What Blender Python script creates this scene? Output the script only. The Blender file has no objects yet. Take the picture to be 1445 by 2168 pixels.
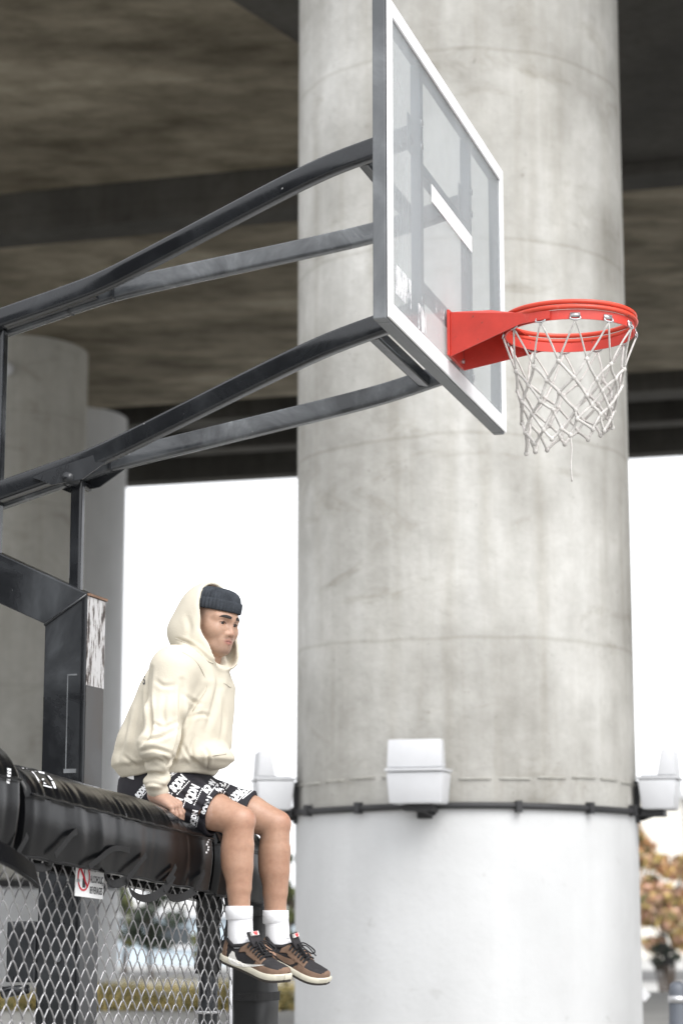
import bpy, bmesh, math, random
import numpy as np
from mathutils import Vector, Matrix
from mathutils.bvhtree import BVHTree

scene = bpy.context.scene
COL = scene.collection
rad = math.radians

# ---------------------------------------------------------------- camera, sky, sun, exposure
CAM_H = 0.90
PITCH = math.atan2(816.0, 4517.0)
cam_data = bpy.data.cameras.new("camera")
cam = bpy.data.objects.new("camera", cam_data)
COL.objects.link(cam)
cam.location = (0, 0, CAM_H)
cam.rotation_euler = (math.pi / 2 + PITCH, 0, 0)
cam_data.sensor_fit = 'VERTICAL'
cam_data.sensor_height = 36.0
cam_data.sensor_width = 24.0
cam_data.lens = 75.0
cam_data.clip_start = 0.1
cam_data.clip_end = 3000.0
cam_data.dof.use_dof = True
cam_data.dof.focus_distance = 7.25
cam_data.dof.aperture_fstop = 2.8
scene.camera = cam

world = bpy.data.worlds.new("World")
scene.world = world
world.use_nodes = True
wn = world.node_tree.nodes
wl = world.node_tree.links
wn.clear()
w_out = wn.new('ShaderNodeOutputWorld')
w_bg = wn.new('ShaderNodeBackground')
w_sky = wn.new('ShaderNodeTexSky')
w_sky.sky_type = 'NISHITA'
w_sky.sun_disc = False
w_sky.sun_elevation = rad(48)
w_sky.sun_rotation = rad(148)
w_sky.air_density = 1.6
w_sky.dust_density = 4.0
w_hs = wn.new('ShaderNodeHueSaturation')          # overcast: the cloud layer takes the blue out
w_hs.inputs['Saturation'].default_value = 0.10
w_bg.inputs['Strength'].default_value = 0.15
w_cloud = wn.new('ShaderNodeMix')                 # even cloud cover veiling the clear sky
w_cloud.data_type = 'RGBA'
w_cloud.inputs[0].default_value = 0.8
w_cloud.inputs[7].default_value = (6.95, 7.08, 7.35, 1)
wl.new(w_sky.outputs['Color'], w_hs.inputs['Color'])
wl.new(w_hs.outputs['Color'], w_cloud.inputs[6])
wl.new(w_cloud.outputs[2], w_bg.inputs['Color'])
wl.new(w_bg.outputs['Background'], w_out.inputs['Surface'])

sun_data = bpy.data.lights.new("sun", 'SUN')
sun_data.energy = 1.2
sun_data.angle = rad(35)
sun_data.color = (1.0, 0.98, 0.955)
sun = bpy.data.objects.new("sun", sun_data)
COL.objects.link(sun)
sun.rotation_euler = (rad(90 - 48), 0, rad(32))

scene.view_settings.view_transform = 'Standard'
scene.view_settings.look = 'None'
scene.view_settings.gamma = 1.0
scene.view_settings.use_curve_mapping = False
scene.view_settings.exposure = 1.0
scene.cycles.use_denoising = True
scene.cycles.max_bounces = 8
scene.cycles.transparent_max_bounces = 16
scene.cycles.sample_clamp_indirect = 6.0

# ---------------------------------------------------------------- measuring aid: photo pixel + distance -> point in the place
F_PX, CX, CY = 4517.0, 722.5, 1084.0
cF = np.array([0, math.cos(PITCH), math.sin(PITCH)])
cU = np.array([0, -math.sin(PITCH), math.cos(PITCH)])
cR = np.array([1.0, 0, 0])
cC = np.array([0, 0, CAM_H])

def ray(px, py):
    return cF + cR * (px - CX) / F_PX - cU * (py - CY) / F_PX

def U(px, py, d):
    return cC + d * ray(px, py)

def on_plane(px, py, p0, nrm):
    d = ray(px, py)
    return cC + d * (float(np.dot(p0 - cC, nrm)) / float(np.dot(d, nrm)))

# ---------------------------------------------------------------- materials
def new_mat(name):
    m = bpy.data.materials.new(name)
    m.use_nodes = True
    nt = m.node_tree
    for n in list(nt.nodes):
        nt.nodes.remove(n)
    out = nt.nodes.new('ShaderNodeOutputMaterial')
    bsdf = nt.nodes.new('ShaderNodeBsdfPrincipled')
    nt.links.new(bsdf.outputs[0], out.inputs['Surface'])
    return m, nt, bsdf, out

def noise_node(nt, scale, detail=4.0, rough=0.6, stretch=(1, 1, 1), seed=0.0, distortion=0.0):
    tc = nt.nodes.new('ShaderNodeTexCoord')
    mp = nt.nodes.new('ShaderNodeMapping')
    mp.inputs['Scale'].default_value = stretch
    mp.inputs['Location'].default_value = (seed, seed * 1.7, seed * 0.6)
    nt.links.new(tc.outputs['Object'], mp.inputs['Vector'])
    n = nt.nodes.new('ShaderNodeTexNoise')
    n.inputs['Scale'].default_value = scale
    n.inputs['Detail'].default_value = detail
    n.inputs['Roughness'].default_value = rough
    n.inputs['Distortion'].default_value = distortion
    nt.links.new(mp.outputs['Vector'], n.inputs['Vector'])
    return n.outputs['Fac']

def ramp(nt, fac, stops):
    r = nt.nodes.new('ShaderNodeValToRGB')
    el = r.color_ramp.elements
    while len(el) > 1:
        el.remove(el[-1])
    el[0].position = stops[0][0]
    c = stops[0][1]
    el[0].color = (*c, 1) if len(c) == 3 else c
    for p, c in stops[1:]:
        e = el.new(p)
        e.color = (*c, 1) if len(c) == 3 else c
    nt.links.new(fac, r.inputs['Fac'])
    return r.outputs['Color']

def mix_col(nt, a, b, fac, mode='MIX'):
    m = nt.nodes.new('ShaderNodeMix')
    m.data_type = 'RGBA'
    m.blend_type = mode
    for sock, v in ((m.inputs[6], a), (m.inputs[7], b), (m.inputs[0], fac)):
        if hasattr(v, 'default_value') or hasattr(v, 'links'):
            nt.links.new(v, sock)
        elif isinstance(v, (int, float)):
            sock.default_value = v
        else:
            sock.default_value = (*v, 1)
    return m.outputs[2]

def add_bump(nt, bsdf, fac, strength=0.3, dist=0.01):
    b = nt.nodes.new('ShaderNodeBump')
    b.inputs['Strength'].default_value = strength
    b.inputs['Distance'].default_value = dist
    nt.links.new(fac, b.inputs['Height'])
    nt.links.new(b.outputs['Normal'], bsdf.inputs['Normal'])

def plain(name, col, rough=0.6, metal=0.0, var=0.15, scale=6.0, bump=0.0, bscale=60.0, spec=0.5, coat=0.0, stretch=(1, 1, 1)):
    m, nt, b, o = new_mat(name)
    lo = tuple(max(0, c * (1 - var)) for c in col)
    hi = tuple(min(1, c * (1 + var)) for c in col)
    n = noise_node(nt, scale, stretch=stretch)
    nt.links.new(ramp(nt, n, [(0.3, lo), (0.7, hi)]), b.inputs['Base Color'])
    b.inputs['Roughness'].default_value = rough
    b.inputs['Metallic'].default_value = metal
    b.inputs['Specular IOR Level'].default_value = spec
    b.inputs['Coat Weight'].default_value = coat
    if bump:
        add_bump(nt, b, noise_node(nt, bscale, 3.0), bump, 0.004)
    return m

def concrete(name, lo, hi, streak=0.5, seed=0.0, big=0.45, bump=0.35, dark=(0.55, 0.53, 0.49)):
    m, nt, b, o = new_mat(name)
    blot = ramp(nt, noise_node(nt, big, 6.0, 0.62, (1, 1, 0.8), seed), [(0.34, lo), (0.66, hi)])
    st = ramp(nt, noise_node(nt, 2.2, 4.0, 0.6, (1, 1, 0.10), seed + 3), [(0.42, (1, 1, 1)), (0.75, dark)])
    c = mix_col(nt, blot, st, streak, 'MULTIPLY')
    fine = ramp(nt, noise_node(nt, 9.0, 6.0, 0.7, (1, 1, 1), seed + 7), [(0.3, (0.86, 0.86, 0.85)), (0.7, (1, 1, 1))])
    c = mix_col(nt, c, fine, 1.0, 'MULTIPLY')
    fs_ = ramp(nt, noise_node(nt, 7.0, 5.0, 0.65, (1, 1, 0.05), seed + 15), [(0.50, (1, 1, 1)), (0.72, (0.80, 0.78, 0.74))])
    c = mix_col(nt, c, fs_, 0.7, 'MULTIPLY')
    pit = ramp(nt, noise_node(nt, 34.0, 2.0, 0.5, (1, 1, 1), seed + 19), [(0.735, (1, 1, 1)), (0.75, (0.55, 0.54, 0.52))])
    c = mix_col(nt, c, pit, 0.8, 'MULTIPLY')
    # pour lines left by the formwork lifts
    tc = nt.nodes.new('ShaderNodeTexCoord')
    sx = nt.nodes.new('ShaderNodeSeparateXYZ')
    nt.links.new(tc.outputs['Object'], sx.inputs[0])
    wob = nt.nodes.new('ShaderNodeMath'); wob.operation = 'MULTIPLY_ADD'
    nt.links.new(noise_node(nt, 1.1, 3.0, 0.6, (1, 1, 0.3), seed + 11), wob.inputs[0])
    wob.inputs[1].default_value = 0.09
    nt.links.new(sx.outputs['Z'], wob.inputs[2])
    fr = nt.nodes.new('ShaderNodeMath'); fr.operation = 'PINGPONG'
    nt.links.new(wob.outputs[0], fr.inputs[0]); fr.inputs[1].default_value = 0.62
    ln = ramp(nt, fr.outputs[0], [(0.0, (0.78, 0.77, 0.74)), (0.018, (1, 1, 1))])
    c = mix_col(nt, c, ln, 0.75, 'MULTIPLY')
    sm = ramp(nt, noise_node(nt, 1.3, 9.0, 0.72, (1, 1, 2.4), seed + 23, 0.8), [(0.56, (1, 1, 1)), (0.68, (0.74, 0.72, 0.68))])
    c = mix_col(nt, c, sm, 0.8, 'MULTIPLY')
    nt.links.new(c, b.inputs['Base Color'])
    b.inputs['Roughness'].default_value = 0.85
    b.inputs['Specular IOR Level'].default_value = 0.25
    add_bump(nt, b, noise_node(nt, 7.0, 8.0, 0.7, (1, 1, 1), seed + 5), bump, 0.02)
    return m

def black_paint(name, base=(0.008, 0.009, 0.011), dust=(0.075, 0.082, 0.09), amount=0.4, seed=0.0, r0=0.07, r1=0.30):
    m, nt, b, o = new_mat(name)
    n = noise_node(nt, 3.2, 5.0, 0.62, (1, 1, 1), seed, 0.6)
    mid = tuple(a + (d - a) * amount * 0.35 for a, d in zip(base, dust))
    hi = tuple(a + (d - a) * amount for a, d in zip(base, dust))
    c = ramp(nt, n, [(0.38, base), (0.56, mid), (0.72, hi)])
    chips = ramp(nt, noise_node(nt, 42.0, 3.0, 0.5, (1, 1, 1), seed + 9), [(0.765, (0, 0, 0)), (0.78, (1, 1, 1))])
    c = mix_col(nt, c, (0.42, 0.42, 0.42), chips)
    nt.links.new(c, b.inputs['Base Color'])
    rr = ramp(nt, n, [(0.35, (r0,) * 3), (0.7, (r1,) * 3)])
    nt.links.new(rr, b.inputs['Roughness'])
    b.inputs['Specular IOR Level'].default_value = 0.5
    return m

M = {}
M['column'] = concrete('column_concrete', (0.36, 0.35, 0.325), (0.62, 0.612, 0.585), 0.7, 1.0, 0.95, 0.6)
M['column_far'] = concrete('far_column_concrete', (0.40, 0.39, 0.36), (0.56, 0.55, 0.51), 0.4, 21.0)
def soffit_mat():
    m, nt, b, o = new_mat('board_marked_soffit')
    tc = nt.nodes.new('ShaderNodeTexCoord')
    def rn(scale, st, seed, det=6.0):
        mp = nt.nodes.new('ShaderNodeMapping'); mp.inputs['Rotation'].default_value = (0, 0, rad(16.25)); mp.inputs['Scale'].default_value = st; mp.inputs['Location'].default_value = (seed, seed, 0)
        nt.links.new(tc.outputs['Object'], mp.inputs['Vector'])
        n = nt.nodes.new('ShaderNodeTexNoise'); n.inputs['Scale'].default_value = scale; n.inputs['Detail'].default_value = det; n.inputs['Roughness'].default_value = 0.65
        nt.links.new(mp.outputs['Vector'], n.inputs['Vector']); return n.outputs['Fac']
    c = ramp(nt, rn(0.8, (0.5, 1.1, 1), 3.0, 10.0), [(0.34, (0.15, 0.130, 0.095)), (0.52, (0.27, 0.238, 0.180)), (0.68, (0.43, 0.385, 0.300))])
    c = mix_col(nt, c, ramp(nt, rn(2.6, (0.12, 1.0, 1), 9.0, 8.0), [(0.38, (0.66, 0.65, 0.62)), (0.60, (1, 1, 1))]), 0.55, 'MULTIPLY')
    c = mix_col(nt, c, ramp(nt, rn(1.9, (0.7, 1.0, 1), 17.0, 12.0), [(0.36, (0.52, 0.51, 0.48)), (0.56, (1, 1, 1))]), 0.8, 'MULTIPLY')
    nt.links.new(c, b.inputs['Base Color'])
    b.inputs['Roughness'].default_value = 0.9; b.inputs['Specular IOR Level'].default_value = 0.2
    add_bump(nt, b, rn(5.0, (0.15, 1.2, 1), 5.0), 0.5, 0.03)
    return m
M['soffit'] = soffit_mat()
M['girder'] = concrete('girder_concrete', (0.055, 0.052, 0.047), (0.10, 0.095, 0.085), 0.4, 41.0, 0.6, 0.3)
def base_paint():
    # rolled-on cover paint: lap marks, drips and ball scuffs; also paints skylight on one far shaft
    m, nt, b, o = new_mat('cover_paint_and_skylight')
    c = ramp(nt, noise_node(nt, 0.9, 5.0, 0.6, (1, 1, 0.7), 3.0), [(0.3, (0.50, 0.503, 0.503)), (0.7, (0.61, 0.615, 0.618))])
    c = mix_col(nt, c, ramp(nt, noise_node(nt, 3.5, 3.0, 0.5, (1, 1, 0.06), 6.0), [(0.35, (0.93, 0.93, 0.93)), (0.6, (1, 1, 1))]), 0.8, 'MULTIPLY')
    c = mix_col(nt, c, ramp(nt, noise_node(nt, 5.0, 6.0, 0.75, (1, 1, 1), 12.0, 1.2), [(0.62, (1, 1, 1)), (0.72, (0.74, 0.73, 0.71))]), 0.75, 'MULTIPLY')
    nt.links.new(c, b.inputs['Base Color']); b.inputs['Roughness'].default_value = 0.7
    add_bump(nt, b, noise_node(nt, 5.0, 8.0, 0.7), 0.35, 0.02)
    return m
M['paint_base_and_skylight'] = base_paint()
M['black'] = black_paint('black_gloss_paint', amount=0.3, seed=2.0)
M['black_dusty'] = black_paint('dusty_black_paint', amount=0.6, seed=13.0, r0=0.2, r1=0.45)
M['black_sky_sheen'] = black_paint('sky_sheen_arm_paint', (0.018, 0.020, 0.023), (0.17, 0.18, 0.19), 1.0, 19.0, 0.10, 0.32)  # far arms: sky reflection painted into the black as a lighter grey
M['black_clean'] = black_paint('deep_black_paint', amount=0.2, seed=17.0)
M['frame_grey'] = black_paint('weathered_frame_paint', (0.07, 0.075, 0.08), (0.20, 0.21, 0.22), 0.9, 23.0, 0.3, 0.5)
M['mullion'] = plain('grey_metal_bar', (0.10, 0.11, 0.125), 0.45, 0.3, 0.25, 5.0)
M['white_paint'] = plain('white_frame_paint', (0.84, 0.84, 0.85), 0.45, var=0.05, scale=8)
M['red'] = plain('red_rim_paint', (0.56, 0.045, 0.03), 0.38, var=0.22, scale=7, coat=0.3)
M['orange'] = plain('orange_rim_paint', (0.60, 0.055, 0.025), 0.36, var=0.22, scale=7, coat=0.3)
for nm, bc in (('red', (0.56, 0.045, 0.03)), ('orange', (0.60, 0.055, 0.025))):
    m_, nt_, b_, o_ = new_mat(nm + '_chipped_paint')
    cc_ = ramp(nt_, noise_node(nt_, 6.0, 5.0, 0.6), [(0.3, tuple(v * 0.78 for v in bc)), (0.7, tuple(min(1, v * 1.15) for v in bc))])
    ch_ = ramp(nt_, noise_node(nt_, 26.0, 5.0, 0.65, (1, 1, 1), 4.0), [(0.665, (0, 0, 0)), (0.69, (1, 1, 1))])
    cc_ = mix_col(nt_, cc_, (0.13, 0.05, 0.035), ch_)
    sc_m = ramp(nt_, noise_node(nt_, 10.0, 6.0, 0.7, (1, 1, 1), 14.0, 1.0), [(0.60, (0, 0, 0)), (0.75, (0.35, 0.35, 0.35))])
    cc_ = mix_col(nt_, cc_, (0.62, 0.30, 0.27), sc_m)
    nt_.links.new(cc_, b_.inputs['Base Color']); b_.inputs['Roughness'].default_value = 0.4
    M[nm] = m_
M['steel'] = plain('galvanised_steel', (0.55, 0.55, 0.56), 0.38, 0.85, 0.25, 12.0)
M['wire'] = plain('galvanised_wire', (0.36, 0.355, 0.36), 0.36, 0.9, 0.35, 9.0)
M['cord'] = plain('net_cord', (0.52, 0.50, 0.475), 0.9, var=0.2, scale=30, bump=0.5, bscale=220)
M['vinyl'] = plain('black_vinyl', (0.004, 0.0042, 0.0048), 0.24, var=0.3, scale=5, bump=0.07, bscale=60, spec=0.24)
M['vinyl_matt'] = plain('matt_black_vinyl', (0.007, 0.0073, 0.008), 0.42, var=0.3, scale=5, bump=0.15, bscale=50)
M['webbing'] = plain('black_webbing', (0.006, 0.006, 0.0065), 0.8, var=0.3, scale=30, bump=0.4, bscale=300)
M['print_white'] = plain('white_print', (0.86, 0.86, 0.87), 0.55, var=0.04, scale=30)
M['print_black'] = plain('black_print', (0.03, 0.03, 0.035), 0.6, var=0.1, scale=30)
M['sign_red'] = plain('sign_red', (0.55, 0.02, 0.04), 0.5, var=0.1, scale=20)
M['sign_white'] = plain('sign_white', (0.82, 0.82, 0.82), 0.5, var=0.06, scale=12)
M['lamp_white'] = plain('lamp_housing_white', (0.56, 0.565, 0.58), 0.45, var=0.05, scale=4)
M['cable'] = plain('dark_cable', (0.025, 0.025, 0.027), 0.55, var=0.3, scale=6)
M['rust'] = plain('rusty_steel', (0.20, 0.12, 0.08), 0.8, var=0.5, scale=14, bump=0.4)
M['worn_post'] = black_paint('worn_post_face', (0.035, 0.034, 0.033), (0.15, 0.12, 0.10), 0.9, 51.0, 0.4, 0.6)
M['hoodie'] = plain('cream_fleece', (0.60, 0.552, 0.455), 0.95, var=0.03, scale=5, bump=0.25, bscale=160, spec=0.1)
M['rib'] = plain('cream_rib', (0.54, 0.495, 0.41), 0.95, var=0.04, scale=8, bump=0.4, bscale=200, spec=0.1)
M['tee'] = plain('white_tee', (0.72, 0.72, 0.72), 0.9, var=0.03, bump=0.2)
M['shorts'] = plain('black_shorts_cloth', (0.020, 0.019, 0.024), 0.72, var=0.2, scale=8, bump=0.2, bscale=150, spec=0.25)
M['beanie'] = plain('charcoal_knit', (0.045, 0.050, 0.058), 0.95, var=0.25, scale=40, bump=0.5, bscale=300, spec=0.1)
M['sock'] = plain('white_sock', (0.74, 0.74, 0.76), 0.95, var=0.03, scale=20, bump=0.4, bscale=250, spec=0.1)
M['suede'] = plain('mocha_suede', (0.19, 0.125, 0.09), 0.9, var=0.14, scale=20, bump=0.3, bscale=250, spec=0.15)
M['nubuck'] = plain('black_nubuck', (0.018, 0.016, 0.018), 0.8, var=0.25, scale=20, bump=0.3, bscale=250)
M['sail'] = plain('cream_midsole', (0.62, 0.585, 0.48), 0.6, var=0.05, scale=20)
M['outsole'] = plain('dark_outsole', (0.03, 0.024, 0.020), 0.6, var=0.2, scale=30)
M['swoosh_white'] = plain('ivory_leather', (0.66, 0.645, 0.61), 0.5, var=0.04, scale=20)
M['lace'] = plain('black_lace', (0.014, 0.014, 0.016), 0.85, var=0.2, scale=60)
M['red_label'] = plain('red_thread', (0.70, 0.04, 0.05), 0.8, var=0.1, scale=60)
M['hair'] = plain('black_hair', (0.018, 0.014, 0.012), 0.7, var=0.3, scale=90)
M['eye_white'] = plain('eye_white', (0.72, 0.69, 0.66), 0.25, var=0.03)
M['iris'] = plain('dark_iris', (0.018, 0.010, 0.007), 0.15, var=0.2, scale=60)
M['asphalt'] = plain('asphalt', (0.075, 0.074, 0.072), 0.9, var=0.25, scale=1.5, bump=0.4, bscale=60)
M['paving'] = plain('court_concrete', (0.34, 0.335, 0.32), 0.85, var=0.12, scale=1.2, bump=0.3, bscale=40)
M['bark'] = plain('bark', (0.07, 0.055, 0.045), 0.95, var=0.4, scale=8, bump=0.6, bscale=30, stretch=(1, 1, 0.3))
M['facade'] = plain('cream_render', (0.74, 0.71, 0.64), 0.85, var=0.05, scale=0.6)
M['facade_blue'] = plain('pale_blue_panel', (0.50, 0.59, 0.66), 0.6, var=0.08, scale=0.5)
M['roof_grey'] = plain('grey_roofing', (0.35, 0.35, 0.36), 0.7, var=0.1)
M['glass_dark'] = plain('window_glass', (0.06, 0.07, 0.08), 0.08, var=0.1, spec=0.8)
M['bollard'] = plain('blue_grey_bollard_paint', (0.10, 0.11, 0.13), 0.5, var=0.1)
M['dry_grass'] = plain('dry_grass', (0.46, 0.38, 0.17), 0.95, var=0.35, scale=3)
for k, c in (('leaf_orange', (0.50, 0.26, 0.12)), ('leaf_pink', (0.56, 0.35, 0.26)), ('leaf_yellow', (0.54, 0.41, 0.15)),
             ('leaf_green', (0.14, 0.16, 0.06)), ('leaf_dark', (0.035, 0.05, 0.028)), ('leaf_deep', (0.022, 0.030, 0.020)),
             ('leaf_olive', (0.15, 0.14, 0.05)), ('leaf_black', (0.020, 0.022, 0.022))):
    M[k] = plain(k, c, 0.7, var=0.3, scale=3)

def skin_mat():
    m, nt, b, o = new_mat('skin')
    at = nt.nodes.new('ShaderNodeAttribute')
    at.attribute_name = 'tint'
    fine = ramp(nt, noise_node(nt, 70.0, 5.0, 0.7), [(0.3, (0.84, 0.81, 0.80)), (0.7, (1.0, 1.0, 1.0))])
    c = mix_col(nt, at.outputs['Color'], fine, 1.0, 'MULTIPLY')
    blot = ramp(nt, noise_node(nt, 13.0, 4.0, 0.6, (1, 1, 0.7)), [(0.3, (0.84, 0.76, 0.72)), (0.7, (1.04, 1.04, 1.04))])
    c = mix_col(nt, c, blot, 0.9, 'MULTIPLY')
    nt.links.new(c, b.inputs['Base Color'])
    b.inputs['Roughness'].default_value = 0.42
    b.inputs['Specular IOR Level'].default_value = 0.4
    b.inputs['Subsurface Weight'].default_value = 0.12
    b.inputs['Subsurface Radius'].default_value = (0.012, 0.005, 0.003)
    add_bump(nt, b, noise_node(nt, 260.0, 2.0), 0.06, 0.002)
    return m
M['skin'] = skin_mat()

def acrylic_mat():
    # scuffed clear backboard sheet: part see-through, part hazy from scratches
    m, nt, b, o = new_mat('scuffed_acrylic')
    b.inputs['Base Color'].default_value = (0.66, 0.68, 0.69, 1)
    b.inputs['Roughness'].default_value = 0.22
    b.inputs['Specular IOR Level'].default_value = 0.5
    tr = nt.nodes.new('ShaderNodeBsdfTransparent')
    tr.inputs['Color'].default_value = (0.93, 0.95, 0.96, 1)
    mx = nt.nodes.new('ShaderNodeMixShader')
    haze = ramp(nt, noise_node(nt, 1.6, 6.0, 0.65, (1, 1, 0.35), 4.0, 0.4), [(0.3, (0.24,) * 3), (0.72, (0.55,) * 3)])
    nt.links.new(haze, mx.inputs['Fac'])
    nt.links.new(tr.outputs[0], mx.inputs[1])
    nt.links.new(b.outputs[0], mx.inputs[2])
    nt.links.new(mx.outputs[0], o.inputs['Surface'])
    return m
M['acrylic'] = acrylic_mat()

def worn_white():
    m, nt, b, o = new_mat('peeling_white_tape')
    b.inputs['Base Color'].default_value = (0.82, 0.82, 0.83, 1)
    b.inputs['Roughness'].default_value = 0.6
    tr = nt.nodes.new('ShaderNodeBsdfTransparent')
    mx = nt.nodes.new('ShaderNodeMixShader')
    f = ramp(nt, noise_node(nt, 13.0, 5.0, 0.7, (1, 1, 0.45)), [(0.50, (0, 0, 0)), (0.60, (0.8, 0.8, 0.8))])
    nt.links.new(f, mx.inputs['Fac'])
    nt.links.new(tr.outputs[0], mx.inputs[1])
    nt.links.new(b.outputs[0], mx.inputs[2])
    nt.links.new(mx.outputs[0], o.inputs['Surface'])
    return m
M['worn_white'] = worn_white()

def scraped_mat():
    m, nt, b, o = new_mat('scraped_post_face')
    n = noise_node(nt, 38.0, 6.0, 0.75, (1, 1, 0.22), 2.0)
    c = ramp(nt, n, [(0.40, (0.035, 0.025, 0.02)), (0.45, (0.20, 0.17, 0.16)), (0.50, (0.60, 0.59, 0.59)), (0.8, (0.68, 0.67, 0.68))])
    nt.links.new(c, b.inputs['Base Color'])
    b.inputs['Roughness'].default_value = 0.6
    return m
M['scraped'] = scraped_mat()

# ---------------------------------------------------------------- object helpers
def link(name, me, mats, parent=None, smooth=False, props=None):
    o = bpy.data.objects.new(name, me)
    COL.objects.link(o)
    if not isinstance(mats, (list, tuple)):
        mats = [mats]
    if not me.materials:
        for m in mats:
            me.materials.append(M[m] if isinstance(m, str) else m)
    if smooth:
        me.polygons.foreach_set('use_smooth', [True] * len(me.polygons))
    if parent is not None:
        o.parent = parent
        o.matrix_parent_inverse = parent.matrix_world.inverted()
    for k, v in (props or {}).items():
        o[k] = v
    return o

def tag(o, label=None, category=None, group=None, kind=None):
    if label: o['label'] = label
    if category: o['category'] = category
    if group: o['group'] = group
    if kind: o['kind'] = kind
    return o

def thing(name, loc, label, category, group=None):
    e = bpy.data.objects.new(name, None)
    COL.objects.link(e)
    e.empty_display_size = 0.1
    e.location = [float(v) for v in loc]
    e.matrix_world = Matrix.Translation([float(v) for v in loc])
    return tag(e, label, category, group)

class MB:
    """collects shapes, then links them as one mesh object"""
    def __init__(self):
        self.v = []; self.f = []
    def add(self, vs, fs):
        n = len(self.v)
        self.v.extend([tuple(float(c) for c in p) for p in vs])
        self.f.extend([tuple(i + n for i in f) for f in fs])
        return self
    def box(self, c, ax, ay, az):
        """centre and three half-axis vectors"""
        c, ax, ay, az = map(np.asarray, (c, ax, ay, az))
        vs = [c + sx * ax + sy * ay + sz * az for sx in (-1, 1) for sy in (-1, 1) for sz in (-1, 1)]
        fs = [(0, 1, 3, 2), (4, 6, 7, 5), (0, 4, 5, 1), (2, 3, 7, 6), (0, 2, 6, 4), (1, 5, 7, 3)]
        return self.add(vs, fs)
    def abox(self, x0, x1, y0, y1, z0, z1):
        return self.box(((x0 + x1) / 2, (y0 + y1) / 2, (z0 + z1) / 2), ((x1 - x0) / 2, 0, 0), (0, (y1 - y0) / 2, 0), (0, 0, (z1 - z0) / 2))
    def loft(self, rings, caps=True, closed=True):
        n = len(rings[0])
        vs = [p for r in rings for p in r]
        fs = []
        for i in range(len(rings) - 1):
            for j in range(n if closed else n - 1):
                k = (j + 1) % n
                fs.append((i * n + j, i * n + k, (i + 1) * n + k, (i + 1) * n + j))
        if caps and closed:
            fs.append(tuple(range(n))[::-1])
            fs.append(tuple((len(rings) - 1) * n + j for j in range(n)))
        return self.add(vs, fs)
    def tube(self, path, radii, segs=8, caps=True, closed_path=False):
        path = [np.asarray(p, float) for p in path]
        if not hasattr(radii, '__len__'):
            radii = [radii] * len(path)
        rings = []
        up = None
        for i, p in enumerate(path):
            if closed_path:
                t = path[(i + 1) % len(path)] - path[i - 1]
            else:
                t = path[min(i + 1, len(path) - 1)] - path[max(i - 1, 0)]
            t = t / (np.linalg.norm(t) + 1e-12)
            if up is None:
                a = np.array([0, 0, 1.0]) if abs(t[2]) < 0.9 else np.array([1.0, 0, 0])
                up = a - t * np.dot(a, t)
            else:
                up = up - t * np.dot(up, t)
            up = up / (np.linalg.norm(up) + 1e-12)
            s = np.cross(t, up)
            rings.append([p + radii[i] * (math.cos(q) * s + math.sin(q) * up) for q in (2 * math.pi * j / segs for j in range(segs))])
        if closed_path:
            rings.append(rings[0])
            return self.loft(rings, caps=False)
        return self.loft(rings, caps)
    def rect_tube(self, path, side, w, h):
        """box section swept along a path; side = horizontal direction across the tube"""
        path = [np.asarray(p, float) for p in path]
        rings = []
        for i, p in enumerate(path):
            t = path[min(i + 1, len(path) - 1)] - path[max(i - 1, 0)]
            t = t / np.linalg.norm(t)
            s = np.asarray(side, float)
            s = s - t * np.dot(s, t); s /= np.linalg.norm(s)
            u = np.cross(s, t)
            if u[2] < 0: u = -u
            c = min(w, h) * 0.22
            pts = []
            for (a, b, q0) in ((1, -1, -90), (1, 1, 0), (-1, 1, 90), (-1, -1, 180)):
                for k in range(5):
                    q = rad(q0 + 22.5 * k)
                    pts.append(p + s * (a * (w / 2 - c) + c * math.cos(q)) + u * (b * (h / 2 - c) + c * math.sin(q)))
            rings.append(pts)
        return self.loft(rings)
    def sphere(self, c, r, seg=8, rng=6):
        c = np.asarray(c, float)
        rr = np.asarray(r if hasattr(r, '__len__') else (r, r, r), float)
        vs = [c + rr * np.array([0, 0, 1.0])]
        for i in range(1, rng):
            a = math.pi * i / rng
            for j in range(seg):
                q = 2 * math.pi * j / seg
                vs.append(c + rr * np.array([math.sin(a) * math.cos(q), math.sin(a) * math.sin(q), math.cos(a)]))
        vs.append(c - rr * np.array([0, 0, 1.0]))
        fs = [(0, 1 + j, 1 + (j + 1) % seg) for j in range(seg)]
        for i in range(rng - 2):
            for j in range(seg):
                a = 1 + i * seg + j; b = 1 + i * seg + (j + 1) % seg
                fs.append((a, a + seg, b + seg, b))
        e = len(vs) - 1
        fs += [(e, 1 + (rng - 2) * seg + (j + 1) % seg, 1 + (rng - 2) * seg + j) for j in range(seg)]
        return self.add(vs, fs)
    def mesh(self, name, bevel=0.0, fix=True):
        me = bpy.data.meshes.new(name)
        me.from_pydata(self.v, [], self.f)
        if fix or bevel:
            bm = bmesh.new(); bm.from_mesh(me)
            bmesh.ops.recalc_face_normals(bm, faces=bm.faces)
            if bevel:
                es = [e for e in bm.edges if len(e.link_faces) == 2 and e.calc_face_angle(0) > 0.6]
                bmesh.ops.bevel(bm, geom=es, offset=bevel, segments=2, affect='EDGES', profile=0.6)
            bm.to_mesh(me); bm.free()
        me.update()
        return me
    def build(self, name, mat, parent=None, smooth=False, bevel=0.0, **props):
        return link(name, self.mesh(name, bevel), mat, parent, smooth, props)

def smooth_by_angle(o, ang=0.7):
    me = o.data
    me.polygons.foreach_set('use_smooth', [True] * len(me.polygons))
    bm = bmesh.new(); bm.from_mesh(me)
    for e in bm.edges:
        e.smooth = not (len(e.link_faces) == 2 and e.calc_face_angle(0) > ang)
    bm.to_mesh(me); bm.free()
    return o

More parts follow.
